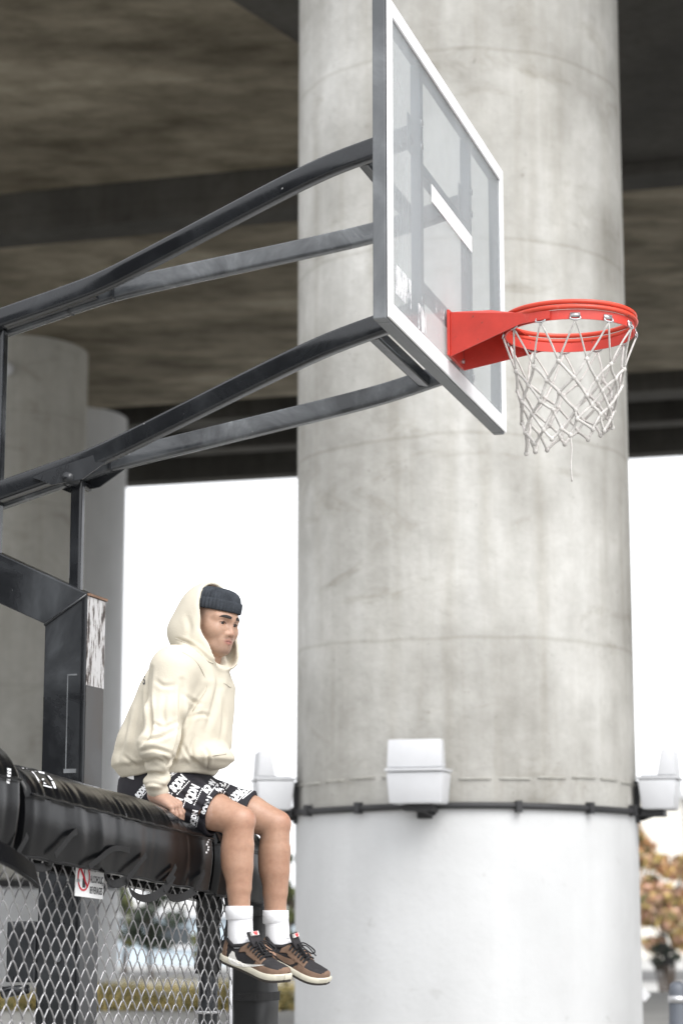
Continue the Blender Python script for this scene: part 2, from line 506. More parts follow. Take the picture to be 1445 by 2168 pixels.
def catmull(pts, n=8):
    pts = [np.asarray(p, float) for p in pts]
    P = [2 * pts[0] - pts[1]] + pts + [2 * pts[-1] - pts[-2]]
    out = []
    for i in range(1, len(P) - 2):
        for k in range(n):
            t = k / n
            out.append(0.5 * ((2 * P[i]) + (-P[i - 1] + P[i + 1]) * t + (2 * P[i - 1] - 5 * P[i] + 4 * P[i + 1] - P[i + 2]) * t * t + (-P[i - 1] + 3 * P[i] - 3 * P[i + 1] + P[i + 2]) * t ** 3))
    out.append(pts[-1])
    return out

# ---------------------------------------------------------------- implicit surfaces (for body and cloth)
def s_cap(P, a, b, ra, rb):
    a = np.asarray(a, float); ba = np.asarray(b, float) - a
    pa = P - a
    t = np.clip((pa @ ba) / (ba @ ba), 0, 1)
    d = pa - t[:, None] * ba
    return np.sqrt((d * d).sum(1)) - (ra + (rb - ra) * t)

def s_ell(P, c, r, R=None):
    q = P - np.asarray(c, float)
    if R is not None:
        q = q @ R
    r = np.asarray(r, float)
    k0 = np.sqrt(((q / r) ** 2).sum(1)) + 1e-9
    k1 = np.sqrt(((q / (r * r)) ** 2).sum(1)) + 1e-9
    return k0 * (k0 - 1.0) / k1

def smin(a, b, k):
    h = np.clip(0.5 + 0.5 * (b - a) / k, 0, 1)
    return b + (a - b) * h - k * h * (1 - h)

def smax(a, b, k):
    return -smin(-a, -b, k)

def mesh_field(fn, lo, hi, h, B=8):
    """sparse surface nets of fn(P)=0 inside the box lo..hi; returns verts, quads"""
    lo = np.asarray(lo, float); hi = np.asarray(hi, float)
    nb = np.maximum(1, np.ceil((hi - lo) / (h * B)).astype(int))
    n = nb * B + 1
    bi = np.stack(np.meshgrid(*[np.arange(k) for k in nb], indexing='ij'), -1).reshape(-1, 3)
    cen = lo + (bi + 0.5) * h * B
    fv = np.concatenate([fn(c) for c in np.array_split(cen, max(1, len(cen) // 100000 + 1))])
    act = np.abs(fv) < h * B * 0.5 * 1.75 + 0.012
    V = np.full(n, 1.0, np.float32)
    # sign for the inactive blocks
    for b, s in zip(bi[(~act) & (fv < 0)], fv[(~act) & (fv < 0)]):
        V[b[0] * B:b[0] * B + B + 1, b[1] * B:b[1] * B + B + 1, b[2] * B:b[2] * B + B + 1] = -1.0
    off = np.stack(np.meshgrid(*[np.arange(B + 1)] * 3, indexing='ij'), -1).reshape(-1, 3)
    ab = bi[act]
    for ch in np.array_split(np.arange(len(ab)), max(1, len(ab) // 250 + 1)):
        if len(ch) == 0: continue
        idx = (ab[ch][:, None, :] * B + off[None]).reshape(-1, 3)
        val = fn(lo + idx * h)
        V[idx[:, 0], idx[:, 1], idx[:, 2]] = val
    S = V < 0
    # cells with a sign change
    c = np.zeros(np.array(n) - 1, np.int8)
    for dx in (0, 1):
        for dy in (0, 1):
            for dz in (0, 1):
                c += S[dx:n[0] - 1 + dx, dy:n[1] - 1 + dy, dz:n[2] - 1 + dz]
    cells = np.argwhere((c > 0) & (c < 8))
    acc = np.zeros((len(cells), 3)); cnt = np.zeros(len(cells))
    corner = [(0, 0, 0), (1, 0, 0), (0, 1, 0), (1, 1, 0), (0, 0, 1), (1, 0, 1), (0, 1, 1), (1, 1, 1)]
    for a in range(8):
        for b in range(a + 1, 8):
            d = np.abs(np.array(corner[a]) - np.array(corner[b]))
            if d.sum() != 1: continue
            ca = cells + corner[a]; cb = cells + corner[b]
            va = V[ca[:, 0], ca[:, 1], ca[:, 2]].astype(float); vb = V[cb[:, 0], cb[:, 1], cb[:, 2]].astype(float)
            x = (va < 0) != (vb < 0)
            t = np.where(x, va / np.where(x, va - vb, 1), 0)
            p = np.array(corner[a]) + t[:, None] * (np.array(corner[b]) - np.array(corner[a]))
            acc[x] += p[x]; cnt[x] += 1
    verts = lo + (cells + acc / cnt[:, None]) * h
    ids = np.full(np.array(n) - 1, -1, np.int64)
    ids[cells[:, 0], cells[:, 1], cells[:, 2]] = np.arange(len(cells))
    quads = []
    for ax in range(3):
        o1, o2 = [(1, 2), (2, 0), (0, 1)][ax]
        sl0 = [slice(None)] * 3; sl1 = [slice(None)] * 3
        sl0[ax] = slice(0, -1); sl1[ax] = slice(1, None)
        ch = S[tuple(sl0)] != S[tuple(sl1)]
        e = np.argwhere(ch)
        ok = (e[:, o1] > 0) & (e[:, o2] > 0) & (e[:, o1] < n[o1] - 1) & (e[:, o2] < n[o2] - 1)
        e = e[ok]
        neg = S[e[:, 0], e[:, 1], e[:, 2]]
        q = []
        for d1, d2 in ((-1, -1), (0, -1), (0, 0), (-1, 0)):
            k = e.copy(); k[:, o1] += d1; k[:, o2] += d2
            q.append(ids[k[:, 0], k[:, 1], k[:, 2]])
        q = np.stack(q, 1)
        q[~neg] = q[~neg][:, ::-1]
        quads.append(q)
    quads = np.concatenate(quads)
    quads = quads[(quads >= 0).all(1)]
    return verts, quads

def np_mesh(name, verts, quads, smooth_iter=0):
    me = bpy.data.meshes.new(name)
    me.from_pydata([tuple(v) for v in verts], [], [tuple(q) for q in quads])
    me.update()
    if smooth_iter:
        bm = bmesh.new(); bm.from_mesh(me)
        for _ in range(smooth_iter):
            bmesh.ops.smooth_vert(bm, verts=bm.verts, factor=0.5, use_axis_x=True, use_axis_y=True, use_axis_z=True)
        bm.to_mesh(me); bm.free()
    me.polygons.foreach_set('use_smooth', [True] * len(me.polygons))
    return me

# ---------------------------------------------------------------- flat print laid onto a surface
def text_shape(txt, size=1.0, bold=0.0, space=1.0):
    cu = bpy.data.curves.new('text_tmp', 'FONT')
    cu.body = txt; cu.size = size; cu.offset = bold; cu.space_character = space
    cu.align_x = 'CENTER'; cu.align_y = 'CENTER'; cu.resolution_u = 4
    o = bpy.data.objects.new('text_tmp', cu); COL.objects.link(o)
    dg = bpy.context.evaluated_depsgraph_get()
    me = bpy.data.meshes.new_from_object(o.evaluated_get(dg))
    vs = [(v.co.x, v.co.y) for v in me.vertices]; fs = [tuple(p.vertices) for p in me.polygons]
    bpy.data.objects.remove(o); bpy.data.curves.remove(cu); bpy.data.meshes.remove(me)
    return vs, fs

def refine(vs, fs, maxlen):
    bm = bmesh.new()
    bv = [bm.verts.new((x, y, 0)) for x, y in vs]
    for f in fs:
        try: bm.faces.new([bv[i] for i in f])
        except ValueError: pass
    for _ in range(6):
        bmesh.ops.triangulate(bm, faces=bm.faces[:])
        es = [e for e in bm.edges if e.calc_length() > maxlen]
        if not es: break
        bmesh.ops.subdivide_edges(bm, edges=es, cuts=1)
    bmesh.ops.triangulate(bm, faces=bm.faces[:])
    bm.verts.index_update()
    out = [(v.co.x, v.co.y) for v in bm.verts], [tuple(v.index for v in f.verts) for f in bm.faces]
    bm.free()
    return out

def lay_on(vs, fs, bvh, origin, ud, vd, pd, off=0.0012, back=0.3):
    """2D shape -> points on the surface hit along pd, lifted off by 'off'"""
    origin, ud, vd, pd = (np.asarray(a, float) for a in (origin, ud, vd, pd))
    pts = []; ok = []
    for x, y in vs:
        s = origin + x * ud + y * vd - pd * back
        hit = bvh.ray_cast(Vector(s), Vector(pd), back * 3)
        if hit[0] is None:
            pts.append((0, 0, 0)); ok.append(False)
        else:
            nn = hit[1]
            if nn.dot(Vector(pd)) > 0: nn = -nn
            pts.append(tuple(hit[0] + nn * off)); ok.append(True)
    ff = [f for f in fs if all(ok[i] for i in f)]
    # drop faces that jump across an edge of the surface
    good = []
    for f in ff:
        a = [np.array(pts[i]) for i in f]
        if max(np.linalg.norm(a[i] - a[i - 1]) for i in range(len(a))) < 0.02 + 0.2 * back * 0:
            good.append(f)
    return pts, good

def strip_unused(pts, fs):
    used = sorted({i for f in fs for i in f})
    mp = {o: n for n, o in enumerate(used)}
    return [pts[i] for i in used], [tuple(mp[i] for i in f) for f in fs]

def build_print(name, pieces, mat, parent, **props):
    mb = MB()
    for pts, fs in pieces:
        p, f = strip_unused(pts, fs)
        if f: mb.add(p, f)
    if not mb.f: return None
    me = mb.mesh(name, fix=False)
    return link(name, me, mat, parent, False, props)

def bvh_of(o):
    me = o.data
    return BVHTree.FromPolygons([o.matrix_world @ v.co for v in me.vertices], [tuple(p.vertices) for p in me.polygons])

# ================================================================ THE SETTING
AZ = rad(16.25)
Nv = np.array([math.cos(AZ), -math.sin(AZ), 0.0])     # hoop axis: from post towards the court
Bv = np.array([math.sin(AZ), math.cos(AZ), 0.0])      # along the backboard, away from the camera
Zv = np.array([0, 0, 1.0])

def at_height(px, py, z):
    d = ray(px, py)
    return cC + d * ((z - CAM_H) / d[2])

def q_of(px, py, z):
    return float(at_height(px, py, z) @ Bv)

mb = MB()
GZ = -1.6                                            # the street beyond the overpass lies lower than the court
gy = [(-300, 0.0), (18.5, 0.0), (24, -0.12), (36, -1.35), (42, GZ), (1500, GZ)]
mb.add([(x, y, z) for y, z in gy for x in (-900, 900)], [(2 * i, 2 * i + 1, 2 * i + 3, 2 * i + 2) for i in range(len(gy) - 1)])
tag(mb.build('ground', 'paving'), kind='structure')
mb = MB()
mb.add([(-300, 66.0, GZ + 0.006), (300, 66.0, GZ + 0.006), (300, 76.0, GZ + 0.006), (-300, 76.0, GZ + 0.006)], [(0, 1, 2, 3)])
tag(mb.build('road', 'asphalt'), kind='structure')

# ---------------------------------------------------------------- overpass
ZS1 = CAM_H + 8.0
bridge = thing('overpass_bridge', (0, 20, 0), 'weathered concrete overpass deck with deep girders spanning overhead', 'bridge')
PSPAN = 45.0

def deck_box(name, q0, q1, z0, z1, mat, p0=-PSPAN, p1=PSPAN):
    m = MB()
    m.box(Bv * (q0 + q1) / 2 + Nv * (p0 + p1) / 2 + Zv * (z0 + z1) / 2, Nv * (p1 - p0) / 2, Bv * (q1 - q0) / 2, Zv * (z1 - z0) / 2)
    return m.build(name, mat, bridge, bevel=0.03)

q1 = q_of(315, 383, ZS1)
Z2 = None
d0 = ray(315, 463)
t0 = q1 / float(d0 @ Bv)
ZS2 = float((cC + d0 * t0)[2])
q2 = q_of(630, 838, ZS2)
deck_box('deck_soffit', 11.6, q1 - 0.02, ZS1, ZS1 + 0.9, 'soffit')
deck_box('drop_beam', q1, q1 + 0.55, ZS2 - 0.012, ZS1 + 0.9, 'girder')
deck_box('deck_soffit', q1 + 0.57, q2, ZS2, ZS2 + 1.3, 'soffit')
qs = [(q_of(630, a, ZS2), q_of(630, b, ZS2)) for a, b in ((876, 897), (939, 952), (1003, 1013))]
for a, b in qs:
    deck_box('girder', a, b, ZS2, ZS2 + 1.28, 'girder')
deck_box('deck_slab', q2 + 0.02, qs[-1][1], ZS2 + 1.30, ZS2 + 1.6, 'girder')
# the pier cap: its oblique edge crosses the near soffit at the top of the picture
ZC = ZS1 - 0.35
A = at_height(400, -58, ZC); Bq = at_height(640, 97, ZC)
dv = (Bq - A) / np.linalg.norm(Bq - A)
qn = float(A @ Bv)
P0 = A - dv * ((float(A @ Bv) - 11.7) / float(dv @ Bv))
P1 = A + dv * ((q1 - 0.04 - float(A @ Bv)) / float(dv @ Bv))
P2 = P1 + Nv * 30; P3 = P0 + Nv * 30
m = MB()
lowr = [p * np.array([1, 1, 0]) + Zv * ZC for p in (P0, P1, P2, P3)]
upr = [p * np.array([1, 1, 0]) + Zv * (ZS1 + 0.004 - 0.002) for p in (P0, P1, P2, P3)]
m.loft([lowr, upr])
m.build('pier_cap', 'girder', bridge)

# ---------------------------------------------------------------- columns
def cyl(mb, c, r, z0, z1, seg=96):
    mb.loft([[(c[0] + r * math.cos(2 * math.pi * j / seg), c[1] + r * math.sin(2 * math.pi * j / seg), z) for j in range(seg)] for z in np.linspace(z0, z1, 12)])
    return mb

CD = 14.0
cc = U(979, 1084, CD)
COLR = 0.5 * 703 / F_PX * CD * 0.995
col = thing('concrete_column', (cc[0], cc[1], 0), 'massive round grey concrete column with pale painted base behind the hoop', 'column')
front = on_plane(979, 1712, cc - np.array([0, COLR, 0]), np.array([0, 1.0, 0]))
ZB = float(front[2])
smooth_by_angle(cyl(MB(), cc, COLR, -0.3, ZC - 0.01).build('shaft', 'column', col))
smooth_by_angle(cyl(MB(), cc, COLR + 0.006, -0.2, ZB).build('painted_base', 'paint_base_and_skylight', col))
m = MB()
for j in range(1):
    R = COLR + 0.022
    m.tube([(cc[0] + R * math.cos(q), cc[1] + R * math.sin(q), ZB + 0.012 + 0.006 * math.sin(3 * q)) for q in np.linspace(0, 2 * math.pi, 97)[:-1]], 0.02, 8, closed_path=True)
m.build('cable_band', 'cable', col, smooth=True)
for q in np.linspace(0, 2 * math.pi, 15)[:-1]:
    m = MB()
    e = np.array([math.cos(q), math.sin(q), 0]); tq = np.array([-math.sin(q), math.cos(q), 0])
    m.box(cc * np.array([1, 1, 0]) + e * (COLR + 0.03) + Zv * (ZB + 0.012), e * 0.022, tq * 0.018, Zv * 0.034)
    m.build('clamp', 'cable', col)
m = MB()
for q0 in np.arange(0, 2 * math.pi, 0.22):
    R = COLR + 0.008
    m.tube([(cc[0] + R * math.cos(q0 + k * 0.035), cc[1] + R * math.sin(q0 + k * 0.035), ZB + 0.185 + 0.01 * math.sin(5 * q0)) for k in range(6)], 0.0045, 6)
m.build('strap_band', 'column_far', col, smooth=True)

t = thing('added_dark_wall', (-9.5, -6, 0), None, None)  # added out of view: dark surface for the black arms and post to reflect
t['kind'] = 'structure'
for i in range(9):
    y0 = -26 + i * 4.0
    m = MB(); m.abox(-9.9, -9.5 + 0.0, y0 + 0.012, y0 + 3.988, 0, 5.6); m.build('panel', 'girder', t, bevel=0.02)
m = MB(); m.abox(-10.0, -9.4, -26, 10, 5.602, 5.85); m.build('coping', 'girder', t, bevel=0.02)

def far_column(px_right, py_top, label, skin_='column_far'):
    d = ray(px_right - 160, py_top)
    P = cC + d * ((ZS2 - CAM_H) / d[2])
    dist = float((P - cC) @ cF)
    c = U(px_right, 1300, dist); c = c - np.array([1.07, 0, 0])
    t = thing('concrete_column', (c[0], c[1], 0), label, 'column')
    smooth_by_angle(cyl(MB(), c, 1.07, -2.0, ZS2 + 0.01, 64).build('shaft', skin_, t))
    smooth_by_angle(cyl(MB(), c, 1.077, -1.9, 1.05, 64).build('painted_base', 'paint_base_and_skylight', t))
    m = MB(); R = 1.10
    m.tube([(c[0] + R * math.cos(q), c[1] + R * math.sin(q), 1.08) for q in np.linspace(0, 2 * math.pi, 65)[:-1]], 0.06, 8, closed_path=True)
    m.build('cable_band', 'cable', t, smooth=True)
    return t, c, dist
colA, cA, dA = far_column(174, 722, 'shadowed round concrete column behind the black hoop post at left')
colB, cB, dB = far_column(262, 872, 'paler round concrete column farther back at left', 'paint_base_and_skylight')  # pale shaft colour stands in for skylight at the far deck edge

# round lamp on the shadowed column
lp = on_plane(15, 782, cA - np.array([0, 1.10, 0]), np.array([0, 1.0, 0]))
t = thing('wall_lamp', lp, 'small round white lamp high on the shadowed column', 'lamp')
m = MB(); m.sphere(lp + np.array([0, -0.02, 0]), (0.095, 0.05, 0.10), 20, 12)
m.build('diffuser', 'lamp_white', t, smooth=True)
m = MB(); m.tube([lp + np.array([0, 0.0, 0]), lp + np.array([0, 0.10, 0])], 0.06, 16)
m.build('backplate', 'steel', t)

# ---------------------------------------------------------------- floodlights on the main column
def floodlight(ang, label):
    e = np.array([math.cos(ang), math.sin(ang), 0]); s = np.array([-math.sin(ang), math.cos(ang), 0])
    base = cc * np.array([1, 1, 0]) + Zv * (ZB + 0.022)
    def pt(o, l, z): return base + e * (COLR + max(o - 0.085, 0.005)) + s * l + Zv * z
    t = thing('floodlight', pt(0.2, 0, 0), label, 'floodlight', 'floodlights around the column')
    def frustum(o0, o1, z0, z1, w0, w1, i0=0, i1=0):
        mm = MB()
        lo = [pt(o0 + i0, -w0, z0), pt(o1 - i0, -w0, z0), pt(o1 - i0, w0, z0), pt(o0 + i0, w0, z0)]
        hi = [pt(o0 + i1, -w1, z1), pt(o1 - i1, -w1, z1), pt(o1 - i1, w1, z1), pt(o0 + i1, w1, z1)]
        return mm.loft([lo, hi])
    smooth_by_angle(frustum(0.12, 0.36, 0.0, 0.185, 0.158, 0.170, 0.022, 0.0).build('housing', 'lamp_white', t, bevel=0.018), 0.9)
    smooth_by_angle(frustum(0.11, 0.37, 0.187, 0.203, 0.174, 0.174).build('rim', 'lamp_white', t, bevel=0.004), 0.9)
    # the raised shield
    mm = MB()
    lo = [pt(0.24, -0.166, 0.207), pt(0.355, -0.166, 0.207), pt(0.355, 0.166, 0.207), pt(0.24, 0.166, 0.207)]
    hi = [pt(0.27, -0.160, 0.372), pt(0.345, -0.160, 0.372), pt(0.345, 0.160, 0.372), pt(0.27, 0.160, 0.372)]
    mm.loft([lo, hi])
    smooth_by_angle(mm.build('shield', 'lamp_white', t, bevel=0.012), 0.9)
    mm = MB(); mm.box(pt(0.24, 0, 0.2075), e * 0.10, s * 0.15, Zv * 0.003); mm.build('lens', 'glass_dark', t)
    mm = MB()
    mm.box(pt(0.075, 0, -0.01), e * 0.075, s * 0.05, Zv * 0.03)
    mm.box(pt(0.20, 0.0, -0.022), e * 0.07, s * 0.09, Zv * 0.018)
    mm.tube([pt(0.03, 0.06, -0.05), pt(0.12, 0.04, -0.055), pt(0.2, 0.0, -0.03)], 0.012, 8)
    mm.box(pt(0.03, 0, 0.05), e * 0.02, s * 0.045, Zv * 0.13)
    mm.build('bracket', 'cable', t, bevel=0.004)
    return t
a_front = math.asin(((874 - 979) / F_PX * (CD - COLR)) / COLR) - math.pi / 2
floodlight(a_front, 'white floodlight facing forward on the front of the big column')
floodlight(a_front + rad(91), 'white floodlight seen side-on at the right edge of the big column')
floodlight(a_front - rad(66), 'white floodlight at the left of the big column behind the knees')

# ---------------------------------------------------------------- planting, buildings and small things beyond
rng = random.Random(7)

def leaf_mass(name, parent, centres, n, leaf, mats, seed):
    r = random.Random(seed)
    vs, fs, mi = [], [], []
    for i in range(n):
        c, rr = centres[r.randrange(len(centres))]
        while True:
            d = [r.uniform(-1, 1) for _ in range(3)]
            l2 = sum(x * x for x in d)
            if 0.15 < l2 < 1: break
        k = 0.55 + 0.45 * r.random()
        p = np.array(c) + np.array(d) * np.array(rr) * k
        a = np.array([r.gauss(0, 1) for _ in range(3)]); a /= np.linalg.norm(a)
        b = np.cross(a, [r.gauss(0, 1) for _ in range(3)]); b /= np.linalg.norm(b) + 1e-9
        s = leaf * (0.6 + 0.8 * r.random())
        n0 = len(vs)
        vs += [tuple(p - a * s), tuple(p + b * s * 0.45), tuple(p + a * s), tuple(p - b * s * 0.45)]
        fs.append((n0, n0 + 1, n0 + 2, n0 + 3))
        g = (hash((round(c[0], 2), round(c[2], 2))) % 97) / 97.0
        mi.append(min(len(mats) - 1, int((0.55 * g + 0.45 * r.random()) * len(mats))))
    me = bpy.data.meshes.new(name)
    me.from_pydata(vs, [], fs)
    for mm in mats: me.materials.append(M[mm])
    me.polygons.foreach_set('material_index', mi)
    return link(name, me, mats, parent)

def shrub_tree(name, base, height, spread, clear, mats, label, cat, n=2600, leaf=0.05, seed=1, group=None, stems=1):
    base = np.asarray(base, float)
    t = thing(name, base, label, cat, group)
    r = random.Random(seed)
    m = MB()
    cents = []
    for s in range(stems):
        off = np.array([r.uniform(-0.15, 0.15), r.uniform(-0.1, 0.1), 0]) * (stems > 1)
        top = base + off * 2.2 + np.array([r.uniform(-.1, .1) * spread, 0, clear + (height - clear) * 0.55])
        mid = base + off + np.array([r.uniform(-.05, .05), r.uniform(-.05, .05), clear])
        tr = 0.028 * height / max(1, stems ** 0.5) + 0.01
        m.tube(catmull([base + off * 0.5, mid, top], 5), list(np.linspace(tr, tr * 0.4, 11)), 7)
        for k in range(5):
            q = r.uniform(0, 2 * math.pi); L = spread * r.uniform(0.45, 0.8)
            st = mid + (top - mid) * r.uniform(0.1, 0.9)
            en = st + np.array([math.cos(q) * L, math.sin(q) * L, r.uniform(0.1, 0.5) * (height - clear)])
            m.tube(catmull([st, (st + en) / 2 + np.array([0, 0, 0.06]), en], 3), list(np.linspace(tr * 0.45, tr * 0.12, 7)), 5)
    m.build('trunk', 'bark', t, smooth=True)
    for k in range(16):
        q = r.uniform(0, 2 * math.pi); u = r.random() ** 0.5
        z = clear + (height - clear) * r.uniform(0.12, 0.88)
        w = spread * 0.75 * u * math.sin(math.pi * min(0.95, max(0.15, (z - clear) / (height - clear + 1e-6) * 0.8 + 0.12)))
        rr = spread * r.uniform(0.22, 0.42)
        cents.append((base + np.array([math.cos(q) * w, math.sin(q) * w, z]), (rr, rr, rr * 0.75)))
    leaf_mass('crown', t, cents, n, leaf, mats, seed)
    return t

def ground_at(px, py, z=0.0):
    d = ray(px, py)
    return cC + d * ((z - CAM_H) / d[2])

def tree_px(name, px, py_base, py_top, half_px, clear_frac, mats, label, cat, n, seed, group=None, stems=1):
    b = ground_at(px, py_base, GZ)
    d = float((b - cC) @ cF)
    h = (py_base - py_top) / F_PX * d
    return shrub_tree(name, b, h, half_px / F_PX * d, h * clear_frac, mats, label, cat, n, 0.026 * h + 0.02, seed, group, stems)

g = 'autumn trees beyond the column'
tree_px('autumn_tree', 1420, 2112, 1795, 95, 0.25, ['leaf_orange', 'leaf_pink', 'leaf_yellow', 'leaf_pink', 'leaf_olive'], 'orange autumn tree with thin stems beside the bollard', 'tree', 4200, 3, g, 3)
tree_px('autumn_tree', 1342, 2070, 1725, 75, 0.2, ['leaf_yellow', 'leaf_orange', 'leaf_olive', 'leaf_pink'], 'taller yellow autumn tree half hidden by the big column', 'tree', 3400, 5, g, 2)
tree_px('autumn_tree', 1500, 2085, 1800, 110, 0.2, ['leaf_pink', 'leaf_orange', 'leaf_yellow'], 'pinkish autumn tree at the right edge of the picture', 'tree', 3400, 9, g, 2)
tree_px('dark_shrub', 1406, 2128, 1995, 42, 0.42, ['leaf_black', 'leaf_deep'], 'small dark shrub on bare stems in front of the orange tree', 'shrub', 1500, 11, None, 3)
g = 'trees beyond the fence'
for px, pb, ptop, hw, sd, ms, lab in (
        (325, 2075, 1838, 78, 21, ['leaf_dark', 'leaf_deep', 'leaf_dark'], 'dark evergreen tree seen through the middle of the fence'),
        (262, 2062, 1850, 40, 23, ['leaf_olive', 'leaf_green', 'leaf_dark'], 'olive tree seen through the fence beside the pale column'),
        (425, 2055, 1960, 30, 25, ['leaf_green', 'leaf_olive'], 'low green tree seen through the fence near the corner post'),
        (604, 2100, 1790, 34, 27, ['leaf_dark', 'leaf_green', 'leaf_deep'], 'dark green tree showing between the legs and the big column')):
    tree_px('background_tree', px, pb, ptop, hw, 0.2, ms, lab, 'tree', 2400, sd, g, 2)

# dry grass verge behind the fence
rg = random.Random(5)
vs, fs, mi = [], [], []
for i in range(20000):
    x = rg.uniform(-9.5, 1.0); y = rg.uniform(43.0, 52.0)
    hgt = rg.uniform(0.25, 0.75); w = 0.03; gz_ = GZ
    if i % 2:
        x = rg.uniform(-4.6, -0.2); y = rg.uniform(17.6, 20.5); hgt = rg.uniform(0.04, 0.15) * (1 + 0.5 * math.sin(x * 5)); w = 0.014; gz_ = 0.0 if y < 18.5 else -0.12 * (y - 18.5) / 5.5
    q = rg.uniform(0, math.pi)
    lean = np.array([rg.gauss(0, 0.15), rg.gauss(0, 0.15), 0])
    p = np.array([x, y, gz_]); dx = np.array([math.cos(q), math.sin(q), 0]) * w
    n0 = len(vs)
    vs += [tuple(p - dx), tuple(p + dx), tuple(p + lean + np.array([0, 0, hgt]))]
    fs.append((n0, n0 + 1, n0 + 2)); mi.append(rg.randrange(4))
me = bpy.data.meshes.new('grass_verge'); me.from_pydata(vs, [], fs)
for k in ('dry_grass', 'leaf_olive', 'leaf_yellow', 'leaf_olive'): me.materials.append(M[k])
me.polygons.foreach_set('material_index', mi)
tag(link('grass_verge', me, ['dry_grass']), 'dry yellow grass verge beyond the fence', 'grass', kind='stuff')

t = thing('low_building', (-6.0, 84, GZ), 'low pale blue building far behind the fence', 'building')
m = MB(); m.abox(-14.0, -1.6, 82.0, 92.0, GZ - 0.2, GZ + 1.75); m.build('wall', 'facade_blue', t)
m = MB(); m.abox(-14.3, -1.3, 81.7, 92.3, GZ + 1.75, GZ + 2.0); m.build('roof', 'lamp_white', t)
for i in range(4):
    x = -12.6 + i * 2.8
    m = MB(); m.abox(x, x + 1.3, 81.93, 81.99, GZ + 0.7, GZ + 1.4); w = m.build('window', 'glass_dark', t)
    m = MB(); m.abox(x - 0.1, x + 1.4, 81.88, 81.93, GZ + 0.6, GZ + 0.7); m.build('sill', 'white_paint', w)

t = thing('cream_building', (14, 92, GZ), 'cream rendered building behind the autumn trees at right', 'building')
m = MB(); m.abox(12.4, 36.0, 90.0, 104.0, GZ - 0.2, 5.0); m.build('wall', 'facade', t)
m = MB(); m.abox(12.1, 36.3, 89.7, 104.3, 5.0, 5.3); m.build('parapet', 'lamp_white', t)
m = MB(); m.tube([(14.35, 89.93, GZ), (14.35, 89.93, 4.99)], 0.07, 8); m.build('downpipe', 'roof_grey', t, smooth=True)
for i in range(5):
    x = 16.2 + i * 3.6
    m = MB(); m.abox(x, x + 1.8, 89.94, 89.99, 1.2, 3.2); w = m.build('window', 'glass_dark', t)
    m = MB(); m.abox(x - 0.1, x + 1.9, 89.86, 89.94, 1.05, 1.2); m.build('sill', 'lamp_white', w)

b = ground_at(1436, 2230)
t = thing('bollard', b, 'blue-grey bollard at the bottom right corner', 'bollard')
m = MB(); m.loft([[(b[0] + r * math.cos(q), b[1] + r * math.sin(q), z) for q in np.linspace(0, 2 * math.pi, 25)[:-1]] for r, z in ((0.06, 0), (0.055, 0.02), (0.05, 0.36), (0.042, 0.395), (0.02, 0.41))])
m.build('post', 'bollard', t, smooth=True)
m = MB(); m.loft([[(b[0] + r * math.cos(q), b[1] + r * math.sin(q), z) for q in np.linspace(0, 2 * math.pi, 25)[:-1]] for r, z in ((0.056, 0.29), (0.056, 0.33))])
m.build('band', 'steel', t, smooth=True)
b = ground_at(1357, 2166)
t = thing('marker_sign', b, 'small tilted white marker plate on a stake beside the column foot', 'sign')
m = MB(); m.box(b + Zv * 0.22, np.array([0.05, 0, -0.045]), np.array([0, 0.006, 0]), np.array([0.022, 0, 0.026])); m.build('plate', 'white_paint', t, bevel=0.002)
m = MB(); m.tube([b + np.array([0, 0.012, 0]), b + Zv * 0.23 + np.array([0, 0.012, 0])], 0.008, 6); m.build('stake', 'steel', t)
# ================================================================ THE HOOP
HO = U(830.9, 644.1, 6.9) + Bv * 0.85          # inner bottom centre of the backboard front
HZ = float(HO[2])

def hp(s, l, z):
    """s: along the hoop axis (0 = board front), l: along the board, z: height above ground"""
    p = HO + Nv * s + Bv * l
    return np.array([p[0], p[1], z])

hoop = thing('basketball_hoop', hp(-1.45, 0, 0), 'outdoor basketball hoop with clear board, red rim and bent black support arms', 'basketball hoop')

# ---- backboard
zb0, zb1 = HZ - 0.062, HZ + 1.045
lw = 0.912
ib, it, il = HZ, HZ + 0.985, 0.85
frame = None
m = MB()
def hbox(mb, s0, s1, l0, l1, z0, z1):
    return mb.box(hp((s0 + s1) / 2, (l0 + l1) / 2, (z0 + z1) / 2), Nv * (s1 - s0) / 2, Bv * (l1 - l0) / 2, Zv * (z1 - z0) / 2)
hbox(m, -0.050, -0.006, -lw, -lw + 0.05, zb0, zb1)
hbox(m, -0.050, -0.006, lw - 0.05, lw, zb0, zb1)
hbox(m, -0.050, -0.006, -lw + 0.0502, lw - 0.0502, zb0, zb0 + 0.05)
hbox(m, -0.050, -0.006, -lw + 0.0502, lw - 0.0502, zb1 - 0.05, zb1)
board = m.build('backboard', 'frame_grey', hoop, bevel=0.004)
m = MB()
hbox(m, -0.012, -0.004, -il - 0.01, il + 0.01, ib - 0.01, it + 0.01)
m.build('clear_panel', 'acrylic', board)
for (l0, l1, z0, z1) in ((-lw + 0.006, -il, zb0 + 0.006, zb1 - 0.006), (il, lw - 0.006, zb0 + 0.006, zb1 - 0.006), (-il + 0.0005, il - 0.0005, zb0 + 0.006, ib), (-il + 0.0005, il - 0.0005, it, zb1 - 0.006)):
    m = MB(); hbox(m, -0.0035, 0.004, l0, l1, z0, z1)
    m.build('white_border', 'white_paint', board, bevel=0.0015)
for l in (-0.382, 0.382):
    m = MB(); hbox(m, -0.052, -0.0165, l - 0.02, l + 0.02, ib - 0.01, it + 0.01); m.build('upright_bar', 'mullion', board, bevel=0.002)
for z in (HZ + 0.625, HZ + 0.195):
    m = MB(); hbox(m, -0.050, -0.018, -0.361, 0.361, z - 0.02, z + 0.02); m.build('cross_bar', 'mullion', board, bevel=0.002)
